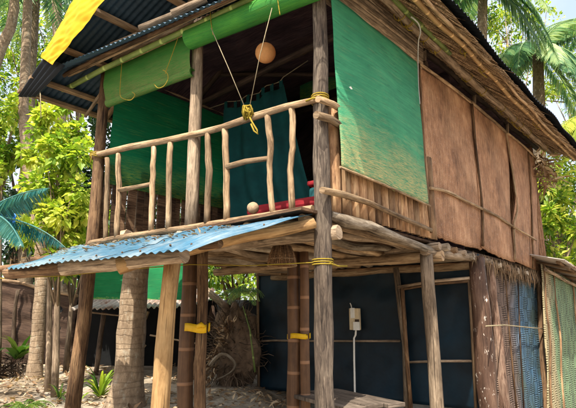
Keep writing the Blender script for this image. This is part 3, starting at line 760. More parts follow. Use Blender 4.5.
# --- hood over the balcony opening: narrow tin strip on poles
HO = [L(43, 72, .62), L(240, -8, .42)]
m = MB()
def hof(u, v):
    ln = (HO[1] - HO[0]).length
    p = HO[0].lerp(HO[1], u); q = p - NL * (.34) + V((0, 0, .205))
    return p.lerp(q, v) + V((0, 0, .013 * math.sin(2 * math.pi * u * ln / .076)))
m.grid(hof, 620, 3, 3.1, .4); hood = part(m, 'hood', M['hood_tin'])
for pts, r, mt, off in (([(30, 92), (105, 55), (180, 22), (262, -16)], .026, 'brown', .36), ([(55, 95), (105, 68), (180, 33), (270, -10)], .034, 'bamboo_green', .22),
                        ([(95, 73), (130, 58), (190, 30), (300, -20)], .028, 'bamboo_tan', .13), ([(60, 80), (120, 52), (200, 14), (250, -8)], .02, 'tan', .30)):
    m = MB(); m.tube([L(x, y, off) for x, y in pts], r, 9, .2); part(m, 'hood_pole', M[mt], hood)
for x, y, dx, dy in ((140, 29, 40, -17), (172, 14, 34, -15), (86, 58, 34, -15), (112, 46, 26, -11)):
    m = MB(); m.pole(L(x, y, .34), L(x + dx, y + dy, .18), .045, .04); part(m, 'log', M['log'], hood)
m = MB(); m.box(L(100, 62, .03), DL * .02, NL * .02, V((0, 0, .02))); m.pole(L(85, 72, .0), L(330, -48, .0), .05, .045); part(m, 'head_beam', M['log'], hood)
# dark barge sheet at the low corner of the rake
m = MB(); bq = [L(18, 97, .70), L(36, 97, .60), L(66, 66, .60), L(45, 56, .70)]
m.grid(lambda u, v: bq[0].lerp(bq[1], u).lerp(bq[3].lerp(bq[2], u), v) + NL * (.014 * math.sin(u * 26)), 60, 4, .5, 1); part(m, 'barge_sheet', M['black_tin'], rf, solid=.004)

# --- tin awning below the balcony
AW = L(317, 212.3, .02); d0 = ray(195, 247)
k1 = (AW - CAM); det = d0.x * (-NL.y) - d0.y * (-NL.x)
sA = (d0.x * k1.y - d0.y * k1.x) / det                # outward reach of the awning
sA = abs(sA); tt = ((AW + NL * sA) - CAM).length / V((d0.x, d0.y, 0)).length
wx = AW + NL * sA; tA = (wx.x - CAM.x) / d0.x if abs(d0.x) > .05 else (wx.y) / d0.y
AC = CAM + d0 * tA                                    # outer right corner
slope_a = (AW.z - AC.z) / sA
oL = L(2, 267, sA); iL = L(72, 250, .02)
sOuter = (oL - C).dot(DL); sInner = (iL - C).dot(DL); sIR = (AW - C).dot(DL); sOR = (AC - C).dot(DL)
def awz(o, q=0): return AW.z - slope_a * o
aw = None
for k in range(5):
    m = MB(); ra = random.Random(k); tl = ra.uniform(-.006, .006); ov = ra.uniform(-.05, .04)
    def awf(u, v):
        uu = (k + u * 1.06) / 5.06
        s0 = sIR + (sOR - sIR) * v; s1 = sInner + (sOuter - sInner) * v; s = s0 + (s1 - s0) * uu; o_ = .02 + (sA + ov) * v
        z = awz(o_) + (.006 - .003 * noise.noise(V((s * 2, v, 9)))) * math.sin(2 * math.pi * s / .076) + .035 * noise.noise(V((s * 1.3, v * 1.6, 4))) + .012 * noise.noise(V((s * 6, v * 5, 8))) + tl + .005 * (k % 2)
        return lp(s, o_, z)
    m.grid(awf, 130, 12, .74, 1.4, k * 3.1, k * 1.7); o = part(m, 'awning_sheet', M['blue_tin'])
    aw = aw or o
    for q in range(5):
        nm = MB(); p = awf(.12 + q * .19, .9 if q % 2 else .45); nm.tube([p + V((0, 0, .004)), p + V((0, 0, .016))], [.008, .006], 7); part(nm, 'nail', M['brown'], o)
def awl(pts, r, mt, name='awning_log'):
    m = MB(); rr_0 = r if not isinstance(r, list) else [r[0], r[-1]]; m.tube(sm(pts, 4), rr_0, 12, .28); return part(m, name, M[mt], aw)
def under(s, o_, drop): return lp(s, o_, awz(o_) - drop)
awl([L(314, 223, .10), L(280, 230.5, .35), L(240, 236.5, .65), L(180, 250, 1.05), L(150, 257, 1.2), L(118, 265.5, 1.34)], [.045, .05, .055, .06, .06, .065], 'pale')
awl([under(sOR + .25, sA - .14, .06), under(sOR + 1.0, sA - .13, .065), L(64, 268, sA - .12)], [.05, .055, .06], 'log')
awl([L(90, 266, sA - .2), L(45, 270, sA - .16), L(8, 273, sA - .12)], [.045, .05, .055], 'brown')
for o_ in (.45, .95):
    awl([under(sIR + .25, o_, .05), under(2, o_, .05), under(sInner + .1, o_, .05)], .032, 'brown', 'purlin')
# litter caught on the tin
m = MB()
for i in range(150):
    s = RN.uniform(.6, 3.6); o_ = sA * (.15 + .5 * RN.random() ** 1.5); p = lp(s, o_, awz(o_) + .016)
    m.leaf(p, V((RN.uniform(-1, 1), RN.uniform(-1, 1), .1)), V((0, 0, 1)), RN.uniform(.03, .09), RN.uniform(.02, .05), RN.random() * .7, .3)
ll = m.build('leaf_litter', M['dry_leaf']); tag(ll, 'brown leaf litter caught on the blue tin awning', 'leaf litter', kind='stuff')
# its pale leaning prop
a = L(172.5, 262, 1.04); b = L(158, 412, .98); b2 = down(b)
m = MB(); Q = [b2, L(161, 390, .98), L(164, 350, 1.0), L(168.5, 300, 1.03), a]; m.tube(Q, [.07, .068, .066, .06, .062], 12, .22); part(m, 'prop_post', M['pale'], aw)

# ================================================================== THINGS HUNG ON THE HUT
def roll(p0, p1, r, mb, turns=2.2, n=40):
    ax = (p1 - p0); ln = ax.length; ax = ax.normalized(); a = V((0, 0, 1)); a = (a - ax * a.dot(ax)).normalized(); b = ax.cross(a)
    nv = int(turns * 18)
    def f(u, v):
        th = v * turns * 2 * math.pi; rr = r * (1 - .38 * v) * (1 + .05 * noise.noise(V((u * 3, 0, th))))
        return p0 + ax * (u * ln) + a * (math.cos(th) * rr) + b * (math.sin(th) * rr)
    mb.grid(f, n, nv, ln, turns * 6.28 * r)
# blind 1: half rolled, hangs to the left of the middle post
m = MB(); T0, T1, B0, B1 = L(105.5, 70, .10), L(192, 33, .10), L(106, 103, .12), L(191, 71, .12)
m.grid(lambda u, v: B0.lerp(B1, u).lerp(T0.lerp(T1, u), v) + NL * (.03 * math.sin(math.pi * v) + .01 * noise.noise(V((u * 5, v * 3, 0)))), 40, 12, 1.7, .7)
roll(B0 - NL * .03, B1 - NL * .03, .055, m, 1.6)
bl = m.build('bamboo_blind', M['blind_worn']); tag(bl, 'worn lime green blind let down halfway beside the left balcony post', 'blind', 'green blinds over the balcony opening')
def loopcord(pts, r, parent, mt='cord', name='pull_cord', off=.2):
    m = MB(); m.tube(sm([L(x, y, off) for x, y in pts]), r * .6, 6, .1); return part(m, name, M[mt], parent)
loopcord([(122, 60), (121, 75), (120, 94), (124, 99), (131, 100), (135, 95), (132, 92)], .007, bl); loopcord([(180, 32), (172, 55), (166, 71), (166, 74)], .007, bl)
loopcord([(154, 84), (158, 88), (164, 86), (168, 79), (167, 73), (163, 70)], .007, bl)
# blind 2: fully rolled up, from the middle post to the corner post
m = MB(); T0, T1 = L(193, 30, .11), L(322, -32, .11); B0, B1 = L(190, 40, .14), L(322, -14, .14)
roll(B0, B1, .12, m, 2.6, 60)
m.grid(lambda u, v: (B0 + V((0, 0, .08))).lerp(B1 + V((0, 0, .08)), u).lerp(T0.lerp(T1, u) + V((0, 0, .06)), v), 20, 3, 2, .2)
b2l = m.build('bamboo_blind', M['blind']); tag(b2l, 'bright green blind rolled up tight above the balcony rail near the corner post', 'blind', 'green blinds over the balcony opening')
for x, y in ((210, 14), (277, -6)):
    loopcord([(x, y - 5), (x + 1, y + 8), (x + 3, y + 21)], .007, b2l, 'cord', 'tie', .26)
# cords in a V from the rolled blind to the knot on the rail
m = MB(); kn = L(248, 114, .11)
m.tube([L(211, 28, .27), L(228, 67, .2), L(246, 110, .12)], .004, 6); m.tube([L(272, 8, .27), L(260, 55, .2), L(249, 110, .12)], .004, 6)
cd = m.build('blind_cord', M['rope']); tag(cd, 'pale cords in a V from the rolled blind to a yellow knot on the rail', 'cord')
m = MB(); rk = random.Random(5)
for i in range(16):
    a = V((rk.uniform(-1, 1), rk.uniform(-1, 1), rk.uniform(-1, 1))).normalized(); b = a.orthogonal().normalized(); c3 = a.cross(b); r0 = rk.uniform(.03, .06)
    m.tube([kn + V((0, 0, rk.uniform(-.02, .05))) + (b * math.cos(t * .7) + c3 * math.sin(t * .7)) * r0 for t in range(9)], .010, 5)
m.tube([kn, L(252, 122, .13), L(257, 130, .13), L(258, 134, .13), L(254, 131, .13), L(251, 124, .13)], .008, 6)
part(m, 'knot', M['cord'], cd)
# dark green net closing the left end of the balcony room
m = MB(); m.grid(lambda u, v: hp(dfront(W_POST, -.12) + u * 3.5, W_POST - .04 + .02 * noise.noise(V((u * 5, v * 4, 0))), FLOOR + .80 + v * 1.75), 24, 16, 3, 1.8)
tag(m.build('green_screen', M['net_dark']), 'dark green mesh screen at the left end of the balcony room', 'screen')
# green mesh strip at the back of the room
m = MB(); P = [L(300, 86, -2.2), L(347, 64, -2.2), L(347, 84, -2.2), L(300, 101, -2.2)]
m.grid(lambda u, v: P[3].lerp(P[2], u).lerp(P[0].lerp(P[1], u), v) + NL * .02 * noise.noise(V((u * 4, v * 3, 0))), 16, 6, 1, .35)
tag(m.build('green_screen', M['net_dark']), 'narrow strip of green mesh inside the room near the corner post', 'screen')
# teal curtain with tabs on a cord
m = MB(); P = [L(224, 110, -1.5), L(284, 84, -1.5), L(318, 214, -1.5), L(228, 222, -1.5)]
def cuf(u, v):
    p = P[3].lerp(P[2], u).lerp(P[0].lerp(P[1], u), v); return p + NL * (.07 * math.sin(u * 19 + 1.5 * math.sin(v * 3)) * (1 - .45 * v) + .02 * noise.noise(V((u * 4, v * 4, 0)))) - V((0, 0, .05 * math.sin(math.pi * u) * v))
m.grid(cuf, 70, 24, 1.5, 2); cu = m.build('curtain', M['teal_cloth']); tag(cu, 'dark teal curtain hanging by tabs inside the balcony room', 'curtain')
m = MB(); cpts = [cuf(u, 1) + V((0, 0, .10)) for u in [i / 12 for i in range(13)]]; m.tube([cpts[0] - DR * 0 + DL * .3] + cpts + [cpts[-1] - DL * .4 + V((0, 0, .12))], .006, 5); part(m, 'cord', M['rope'], cu)
for i in range(8):
    m = MB(); p = cuf((i + .5) / 8, 1) + V((0, 0, .05)); m.box(p, DL * .028, NL * .004, V((0, 0, .055))); part(m, 'tab', M['teal_cloth'], cu)
# green mat on the right face
m = quadpatch([(331, -6), (416, 62), (428.5, 204), (341.5, 167)], R, .12, 40, 46, .05, 0, .03, 4, fr=.03)
gmo = m.build('bamboo_mat', M['mat_green'], solid=.008); tag(gmo, 'teal green split bamboo mat, frayed and bare at its lower edge', 'mat')
m = MB(); m.tube([R(340, 167, .14), R(385, 185, .15), R(430, 206, .13)], .012, 7, .2); part(m, 'bottom_rod', M['tan'], gmo)
m = MB(); m.leaf(R(349, 87, .18), DR, NR, .06, .03, .8); part(m, 'scrap', M['white'], gmo)
# hooked cable under the plate
m = MB(); m.tube(sm([R(411, 17, .36), R(414, 19, .38), R(418.5, 24, .38), R(420.5, 32, .34), R(418.5, 41, .26), R(418, 60, .18), R(418.5, 85, .16), R(420, 104, .16)]), [.010, .004], 7)
tag(m.build('hooked_cable', M['greymetal']), 'grey cable hooked over the eave pole between green mat and brown panels', 'cable')
# yellow tarpaulin over the rake
m = MB(); ya, yb, yc, yd = L(41, 57, .74), L(52.5, 65, .72), L(109, -6, .72), L(77, -6, .74)
def yf(u, v):
    p = ya.lerp(yb, u).lerp(yd.lerp(yc, u), v); return p + NL * (.022 * noise.noise(V((u * 3 + v * 4, v * 3, 0))) + .014 * noise.noise(V((u * 6 - v * 5, v * 9, 3))) + .012 * math.sin(u * 3.1)) 
m.grid(yf, 24, 70, .4, 2)
def yt(u, v):
    p = yf(0, v); return p - NL * (u * .8) + V((0, 0, .06 * math.sin(u * 3) + .09 * u))
m.grid(yt, 8, 40, .8, 2)
tag(m.build('yellow_tarpaulin', M['yellow']), 'yellow tarpaulin draped over the upper left roof edge', 'tarpaulin')
# cord dangling from the low roof corner
m = MB(); m.tube([L(40, 86, .6), L(40.5, 100, .6), L(41, 118, .6)], .006, 5); tag(m.build('dangling_cord', M['rope']), 'short pale cord dangling from the low left corner of the roof', 'cord')
# globe lamp
gc = L(265.5, 53, -.35); gr = 10.2 / FPX * (gc - CAM).dot(FW)
gl = thing('globe_lamp', gc - V((0, 0, gr)), 'round orange paper globe lamp hanging in the balcony opening', 'lamp')
m = MB(); m.grid(lambda u, v: gc + V((math.cos(u * 6.2832) * math.sin(v * 3.1416), math.sin(u * 6.2832) * math.sin(v * 3.1416), -math.cos(v * 3.1416))) * gr * (1 + .006 * math.sin(v * 60)), 36, 24, 1, 1); part(m, 'globe', M['globe'], gl)
m = MB(); m.tube([gc + V((0, 0, gr * .96)), gc + V((0, 0, gr * 1.16))], [.03, .022], 10); part(m, 'cap', M['darkwood'], gl)
m = MB(); m.tube([gc + V((0, 0, gr * 1.1)), V((gc.x, gc.y, 5.0))], .005, 5); part(m, 'cord', M['darkwood'], gl)
# wicker pendant lamp under the floor
bt = L(283.5, 246, -.15); bb = L(282, 265.5, -.15); sc_ = (bb - CAM).dot(FW) / FPX
wl = thing('wicker_lamp', bb, 'brown wicker basket lampshade hanging under the balcony floor', 'lamp')
m = MB(); rr2, rr1 = 14.5 * sc_, 8.5 * sc_; hh = bt.z - bb.z
for k in range(44):
    th = 6.2832 * k / 44; d = V((math.cos(th), math.sin(th), 0))
    m.tube([V((bb.x, bb.y, bb.z)) + d * rr2, V((bb.x, bb.y, bb.z + hh * .5)) + d * (rr2 * .86), V((bb.x, bb.y, bb.z + hh)) + d * rr1], .0075, 5, .2)
m.grid(lambda u, v: V((bb.x, bb.y, bb.z + hh * v)) + V((math.cos(u * 6.2832), math.sin(u * 6.2832), 0)) * ((rr2 * (1 - v) + rr1 * v) * .965), 32, 6, 1.0, .2)
shd = part(m, 'lamp_shade', M['wicker'], wl)
m = MB()
for zz, rr0 in ((0.0, rr2), (.3, rr2 * .915), (1.0, rr1)):
    m.tube([V((bb.x, bb.y, bb.z + hh * zz)) + V((math.cos(k * .2618), math.sin(k * .2618), 0)) * rr0 for k in range(25)], .007, 6, cap=False)
part(m, 'hoop', M['tan'], shd)
m = MB(); m.tube([V((bb.x, bb.y, bb.z + hh * .9)), V((bb.x, bb.y, FLOOR - .06))], .006, 6); part(m, 'cord', M['darkwood'], wl)
# yellow line strung from post to post
m = MB(); cz = L(315, 263, .09)
pts = [L(-20, 279, 1.2), L(60, 276, 1.0), L(120, 270, .6), L(190, 264.5, .12), L(250, 265.5, .12)]
m.tube(pts + [L(313, 262.5, .10)], .0045, 6)
for k in range(3): m.tube([V((C.x, C.y, L(322, 260 + 2.4 * k).z)) + V((math.cos(t * .5236), math.sin(t * .5236), 0)) * .086 for t in range(13)], .0055, 6, cap=False)
m.tube([R(330, 263, .09), R(338, 266, .05), R(347, 266, .02)], .007, 6)
tag(m.build('yellow_line', M['cord']), 'thin yellow line strung under the awning and wound round the corner post', 'line')
m = MB()
for k in range(4): m.tube([V((C.x, C.y, L(322, 96 + 2.2 * k).z)) + V((math.cos(t * .5236), math.sin(t * .5236), 0)) * .077 for t in range(13)], .007, 6, cap=False)
m.tube([L(318, 98, .09), L(312, 98.5, .13), L(306, 101, .11)], .009, 6)
part(m, 'lashing', M['cord'], cpost)
# switch box and its cable on the navy wall
bx = NW(355, 319, .07); sx_ = (bx - CAM).dot(FW) / FPX
el = thing('switch_box', NW(355, 388, .05), 'ivory switch box with a white cable on the dark blue wall', 'switch box')
m = MB(); m.box(bx, DL * 5.2 * sx_, NL * .04, V((0, 0, 10.5 * sx_))); bo = part(m, 'box', M['ivory'], el, bevel=.008)
m = MB(); m.box(NW(356.5, 326, .125), DL * 3.2 * sx_, NL * .014, V((0, 0, 4 * sx_))); m.box(NW(352.5, 313, .12), DL * 2.2 * sx_, NL * .01, V((0, 0, 5 * sx_))); part(m, 'cover', M['white'], bo, bevel=.003)
m = MB(); m.box(NW(357, 320.5, .115), DL * 2.2 * sx_, NL * .006, V((0, 0, 1.2 * sx_))); part(m, 'dial', M['darkwood'], bo)
m = MB(); m.tube([NW(356, 329, .09), NW(355.5, 335, .10), NW(354, 338, .10), NW(354.2, 360, .09), NW(354.8, 390, .07), NW(355, 412, .06)], .014, 8); part(m, 'cable', M['white'], el)
m = MB(); m.tube([NW(352, 309, .07), NW(351, 305, .07), NW(350, 303, .07)], .008, 6); part(m, 'wire', M['white'], el)
# grey plank table
tz = atZ(340, 391, .82).z
tb = thing('plank_table', gnd(atZ(352, 398, .80)), 'weathered grey plank table under the porch beside the corner post', 'table')
zt = .80; K = atZ(337, 388, zt); E1 = V((.5, -.866, 0)); E2 = V((-.866, -.5, 0))
m = MB()
for k in range(3):
    ln = .5 + RN.uniform(-.015, .015); c0 = K + E2 * (.10 + k * .203) + E1 * ln
    m.box(c0 + V((0, 0, -.02 + RN.uniform(-.005, .005))), E2 * .0985, E1 * ln, V((0, 0, .018)), RN.random())
top = part(m, 'table_top', M['board'], tb, bevel=.006)
for a_, b_ in ((.08, .1), (.52, .1), (.08, .9), (.52, .9)):
    q = K + E2 * a_ + E1 * b_; m = MB(); m.pole(V((q.x, q.y, ground_z(q.x, q.y) - .03)), V((q.x, q.y, zt - .04)), .035, .032); part(m, 'leg', M['board'], tb)
# --- on the balcony: bench with red cushion, round float, cloth
bn = lp(.62, -.62, FLOOR)
be = thing('cushioned_bench', bn, 'low bench with red cushion and teal bolster behind the balcony rail', 'bench')
m = MB(); m.box(bn + V((0, 0, .16)), DL * .55, NL * .22, V((0, 0, .02))); part(m, 'seat', M['darkwood'], be)
m = MB(); m.box(bn + V((0, 0, .23)), DL * .54, NL * .22, V((0, 0, .05))); part(m, 'cushion', M['red'], be, bevel=.03)
m = MB(); m.box(bn + V((0, 0, .36)) - DL * .30 - NL * .08, DL * .2, NL * .08, V((0, 0, .085))); part(m, 'bolster', M['bench_teal'], be, bevel=.04)
m = MB(); m.box(bn + V((0, 0, .49)) - DL * .30 - NL * .08, DL * .22, NL * .07, V((0, 0, .025))); part(m, 'backrest', M['red'], be, bevel=.015)
for a in (-1, 1):
    for b in (-1, 1):
        m = MB(); m.box(bn + DL * .48 * a + NL * .17 * b + V((0, 0, .07)), DL * .025, NL * .025, V((0, 0, .07))); part(m, 'leg', M['darkwood'], be)
fc = L(253, 208, -.10); fr_ = .058; fc.z = max(fc.z, FLOOR + fr_)
m = MB(); m.grid(lambda u, v: fc + V((math.cos(u * 6.2832) * math.sin(v * 3.1416), math.sin(u * 6.2832) * math.sin(v * 3.1416), -math.cos(v * 3.1416))) * fr_ * (1 + .06 * noise.noise(V((u * 4, v * 4, 0)))), 24, 16)
tag(m.build('dry_coconut', M['cloth']), 'round beige dry coconut on the balcony floor behind the bottom rail', 'coconut')
m = MB(); cb = L(127, 222, -.2); cb.z = FLOOR + .12
def clo(u, v):
    th = u * 6.2832; q = v; r0 = .17 * math.sqrt(max(0, 1 - q * q)) * (1 + .3 * noise.noise(V((math.cos(th) * 1.5, math.sin(th) * 1.5, q * 2)))); return V((cb.x, cb.y, FLOOR)) + DL * (math.cos(th) * r0) + NL * (math.sin(th) * r0 * .7) + V((0, 0, .17 * q + .03 * noise.noise(V((th, q * 3, 4)))))
m.grid(clo, 30, 12); tag(m.build('bundled_cloth', M['cloth']), 'crumpled beige cloth bundle on the balcony floor by the left balusters', 'cloth')

# ================================================================== RIGHT: NEIGHBOUR SHED
sh = thing('woven_shed', gnd(R(545, 400, -.0)), 'green and tan woven bamboo shed with a grey tin roof behind the hut', 'shed')
P = [R(541, 264, .16), R(640, 322, .16), R(640, 420, .16), R(547, 420, .16)]
P[1] = V((P[0].x + DR.x * 9, P[0].y + DR.y * 9, P[0].z - .7)); P[2] = V((P[1].x, P[1].y, ground_z(P[1].x, P[1].y) - .1)); P[3].z = ground_z(P[3].x, P[3].y) - .1
q3 = R(546, 404, .16); q3.z = P[3].z; P[3] = q3
m = MB(); m.grid(lambda u, v: P[3].lerp(P[2], u).lerp(P[0].lerp(P[1], u), v) + NR * (.03 * noise.noise(V((u * 30, v * 4, 2)))), 90, 24, 9, 2.4); shw = part(m, 'woven_wall', M['saw_green'], sh, solid=.015)
for k in (0, 1, 3):
    p = P[3].lerp(P[2], .008 + k * .075); t = P[0].lerp(P[1], .008 + k * .075 - .006 * (k % 2)); m = MB(); m.pole(p + NR * .03, t + NR * .03, .018, .014, bend=.05); part(m, 'batten', M['slat' if k % 2 else 'brown'], shw)
m = MB(); m.pole(P[0] + NR * .06 - V((0, 0, .1)), P[1] + NR * .06 - V((0, 0, .1)), .03, .03, bend=.03); part(m, 'batten', M['log'], shw)
m = MB()
def srf(u, v):
    p = P[0].lerp(P[1], u) - DR * (.22 * (1 - u)); o_ = .42 - 2.0 * v
    return p + NR * o_ + V((0, 0, .12 - .26 * (o_ - 0) + .018 * math.sin(2 * math.pi * u * 9.2 / .09)))
m.grid(srf, 700, 4, 9, 2); shr = part(m, 'roof', M['rust_tin'], sh, solid=.004)
for o_ in (.3, -.4):
    m = MB(); a = P[0] + NR * o_ - DR * .15 + V((0, 0, .12 - .26 * o_ - .045)); b = P[1] + NR * o_ + V((0, 0, .12 - .26 * o_ - .045)); m.pole(a, b, .032, .03, bend=.02); part(m, 'rafter', M['brown'], shr)
for q in (.02, .1, .2, .32):
    a = P[0].lerp(P[1], q); m = MB(); m.pole(a + NR * .4 + V((0, 0, -.065)), a - NR * 1 + V((0, 0, .29)), .03, .03); part(m, 'rafter', M['purlin'], shr)

# ================================================================== LEFT BACKGROUND: SHACKS
sk = thing('lean_to_shelter', gnd(atY(120, 372, 9.3)), 'low lean-to shelter with a ragged tin roof and dark inside behind the trees', 'shelter')
a, b, c1, d1 = atY(70, 309, 8.7), atY(205, 306, 8.9), atY(215, 288, 10.6), atY(104, 293, 10.6)
m = MB(); m.grid(lambda u, v: a.lerp(b, u).lerp(d1.lerp(c1, u), v) + V((0, 0, .02 * math.sin(u * 150) + .04 * noise.noise(V((u * 6, v * 2, 1))))), 200, 8, 2.6, 2); part(m, 'roof', M['rust_tin'], sk, solid=.01)
for x, y0, y1, Y, r, mt in ((83, 314, 384, 8.8, .045, 'brown'), (104, 312, 376, 9.4, .05, 'root'), (147, 311, 376, 9.0, .06, 'tan'), (200, 308, 372, 9.0, .04, 'brown'), (136, 312, 372, 10, .05, 'root')):
    t = atY(x, y0, Y); g_ = V((t.x - .03 * (x % 3), t.y, ground_z(t.x, t.y) - .05)); 
    if x == 147: g_.x -= .28
    m = MB(); m.pole(g_, t, r, r * .9, bend=.06); part(m, 'post', M[mt], sk)
a, b = atY(60, 300, 10.5), atY(262, 296, 10.5)
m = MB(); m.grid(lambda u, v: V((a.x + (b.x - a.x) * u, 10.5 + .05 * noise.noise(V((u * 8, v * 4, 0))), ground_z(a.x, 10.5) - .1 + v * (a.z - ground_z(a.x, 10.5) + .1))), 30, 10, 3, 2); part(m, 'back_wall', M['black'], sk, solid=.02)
m = MB()
for x0, y0, x1, y1 in ((128, 340, 144, 322), (128, 365, 146, 345), (88, 312, 140, 318), (150, 335, 205, 345)): m.pole(atY(x0, y0, 9.2), atY(x1, y1, 9.2), .016, .014, wob=.1)
part(m, 'brace', M['log'], sk)
for i, (x, y, w_, h_, mt, lab) in enumerate(((128, 345, .10, .30, 'board', 'grey sack hanging in the dark lean-to left of the thick palm'), (212, 318, .07, .24, 'shackwall', 'brown sack hanging in the dark lean-to right of the taped posts'))):
    c0 = atY(x, y, 9.7); m = MB()
    m.grid(lambda u, v: c0 + V((math.cos(u * 6.2832), math.sin(u * 6.2832) * .6, 0)) * w_ * (math.sin(math.pi * (.12 + .85 * v)) ** .5) * (1 + .25 * noise.noise(V((math.cos(u * 6.28) * 1.5, math.sin(u * 6.28) * 1.5, v * 3 + i)))) + V((0, 0, (v - .5) * h_ * 2)), 24, 14)
    m.tube([c0 + V((0, 0, h_ * .95)), c0 + V((0, 0, h_ + .35))], .008, 5)
    tag(m.build('hanging_sack', M[mt]), lab, 'sack')
m = MB(); m.box(atY(163, 321, 9.1), V((.07, 0, 0)), V((0, .01, 0)), V((0, 0, .12))); tag(m.build('hanging_board', M['board']), 'small weathered board hanging in the dark lean-to doorway', 'board')
# brown wall at far left
m = MB(); a, b = atY(-60, 268, 11.3), atY(78, 297, 10.4)
def bwf(u, v):
    t = a.lerp(b, u); z0 = ground_z(t.x, t.y) - .1
    return V((t.x, t.y, z0 + v * (t.z - z0 + .05 * noise.noise(V((u * 14, 3, 0)))))) + V((0, .05 * math.sin(v * 26) * .5, 0))
m.grid(bwf, 40, 60, 3, 2)
bw = m.build('plank_wall', M['shackwall'], solid=.03); tag(bw, 'rough brown plank wall at far left behind the palm trunk', 'wall')
m = MB(); m.pole(a + V((0, -.05, .02)), b + V((0, -.05, .02)), .04, .035, bend=.08); part(m, 'top_pole', M['purlin'], bw)
for x, y0 in ((18, 290), (62, 296)):
    t = atY(x, y0, 10.6); m = MB(); m.pole(V((t.x, t.y, ground_z(t.x, t.y) - .1)), t, .05, .04, bend=.06); part(m, 'post', M['root'], bw)
# green shade net
m = MB(); P = [atY(88, 256, 8.6), atY(196, 252, 8.6), atY(196, 300, 8.4), atY(90, 299, 8.4)]
m.grid(lambda u, v: P[3].lerp(P[2], u).lerp(P[0].lerp(P[1], u), v) + V((0, .06 * noise.noise(V((u * 5, v * 3, 0))), -.06 * math.sin(math.pi * u) * v)), 30, 10, 2, .8)
nt_ = m.build('shade_net', M['net']); tag(nt_, 'green shade net hung between trees above the lean-to', 'net')
m = MB(); m.tube([P[0] + V((-.3, 0, .05)), P[0], P[0].lerp(P[1], .5) + V((0, 0, -.06)), P[1], P[1] + V((.6, 0, .12))], .008, 5); part(m, 'cord', M['cord'], nt_)
# diagonal log and root mass at the right of it
m = MB(); m.pole(atY(196, 282, 9.4), atY(262, 338, 8.6), .07, .06, bend=.08, wob=.25); tag(m.build('leaning_log', M['log']), 'leaning grey log slanting down beside the dark blue wall', 'log')
rt = gnd(atY(230, 375, 8.4)); 
rw = thing('fallen_tree_root', rt, 'upturned tree root with strands coloured pale as if sunlit beside the dark blue wall', 'tree root')
m = MB(); rc_ = atY(234, 350, 8.5); rk = random.Random(11)
m.grid(lambda u, v: rc_ + V((math.cos(u * 6.2832) * math.sin(v * 3.1416) * .40, math.sin(u * 6.2832) * math.sin(v * 3.1416) * .35, -math.cos(v * 3.1416) * .62)) * (1 + .42 * noise.noise(V((math.cos(u * 6.28) * 1.6, math.sin(u * 6.28) * 1.6, v * 3))) + .16 * noise.noise(V((math.cos(u * 6.28) * 6, math.sin(u * 6.28) * 6, v * 12)))) + V((.10 * math.sin(v * 4), 0, 0)), 60, 44, 2, 2)
part(m, 'root_ball', M['soil'], rw)
for mt, nn_ in (('root', 320), ('dry_leaf', 130)):
    m = MB()
    for i in range(nn_):
        th = rk.uniform(0, 6.28); v = rk.uniform(.05, .95)
        p = rc_ + V((math.cos(th) * .36 * math.sin(v * 3.14), -abs(math.sin(th)) * .34 * math.sin(v * 3.14), -math.cos(v * 3.14) * .6))
        if mt == 'dry_leaf': p = rc_ + V((-.32 + .18 * (v - .5) + .42 * max(0, v - .5) + rk.uniform(-.08, .10), -.3, -.75 + 1.3 * v))
        ln = rk.uniform(.12, .45) if mt == 'root' else rk.uniform(.06, .2); pts = [p]; d = (p - rc_).normalized() + V((0, 0, rk.uniform(-.6, .4)))
        for k in range(4): d = (d + V((rk.uniform(-.6, .6), rk.uniform(-.6, .6), rk.uniform(-.6, .5)))).normalized(); pts.append(pts[-1] + d * ln / 4)
        m.tube(pts, [.010 if mt == 'root' else .017, .003], 5, .3, rk.random(), False, rk)
    part(m, 'root_strands' if mt == 'root' else 'sun_painted_strands', M[mt], rw)  # paler strands stand for sunlit root bits by colour alone
m = MB(); m.tube(sm([atY(210, 366, 8.1), atY(216, 358, 8.05), atY(223, 354, 8.0), atY(230, 357, 8.0), atY(235, 364, 8.0), atY(232, 371, 7.95), atY(222, 377, 7.9), atY(206, 384, 7.8)], 4)[:26], [.03, .008], 8, 1.0); part(m, 'branch', M['bleached'], rw)
m = MB(); m.tube([atY(243, 306, 8.1), atY(250, 330, 8.0), atY(255, 372, 7.9)], [.010, .014, .018], 6); part(m, 'stalk', M['bamboo_green'], rw)

# ================================================================== VEGETATION
def rnd_dir(r, zb=0.0):
    while True:
        v = V((r.uniform(-1, 1), r.uniform(-1, 1), r.uniform(-1, 1)))
        if .05 < v.length < 1: return v.normalized() + V((0, 0, zb))
def crown(mb, c, rad, n, size, r, clumps=26, asp=.55, droop=.3, tlo=0.0, thi=1.0, clr=.30):
    cl = []
    for i in range(clumps):
        d = rnd_dir(r); q = r.random() ** .45; cl.append((V((c.x + d.x * rad[0] * q, c.y + d.y * rad[1] * q, c.z + d.z * rad[2] * q)), r.uniform(.5, 1.25), r.uniform(-.22, .22)))
    for i in range(n):
        cc, k, tv = r.choice(cl); d = rnd_dir(r); q = r.random() ** .5 * clr * k
        p = V((cc.x + d.x * rad[0] * q, cc.y + d.y * rad[1] * q, cc.z + d.z * rad[2] * q * .8))
        ln = size * r.choice((r.uniform(.3, .8), r.uniform(.7, 1.5))); t = min(1, max(0, r.uniform(tlo, thi) + tv))
        mb.leaf(p, d + V((0, 0, -droop)), V((r.uniform(-.6, .6), r.uniform(-.6, .6), 1)), ln, ln * asp, t, .25, r.uniform(0, .25))
    return cl
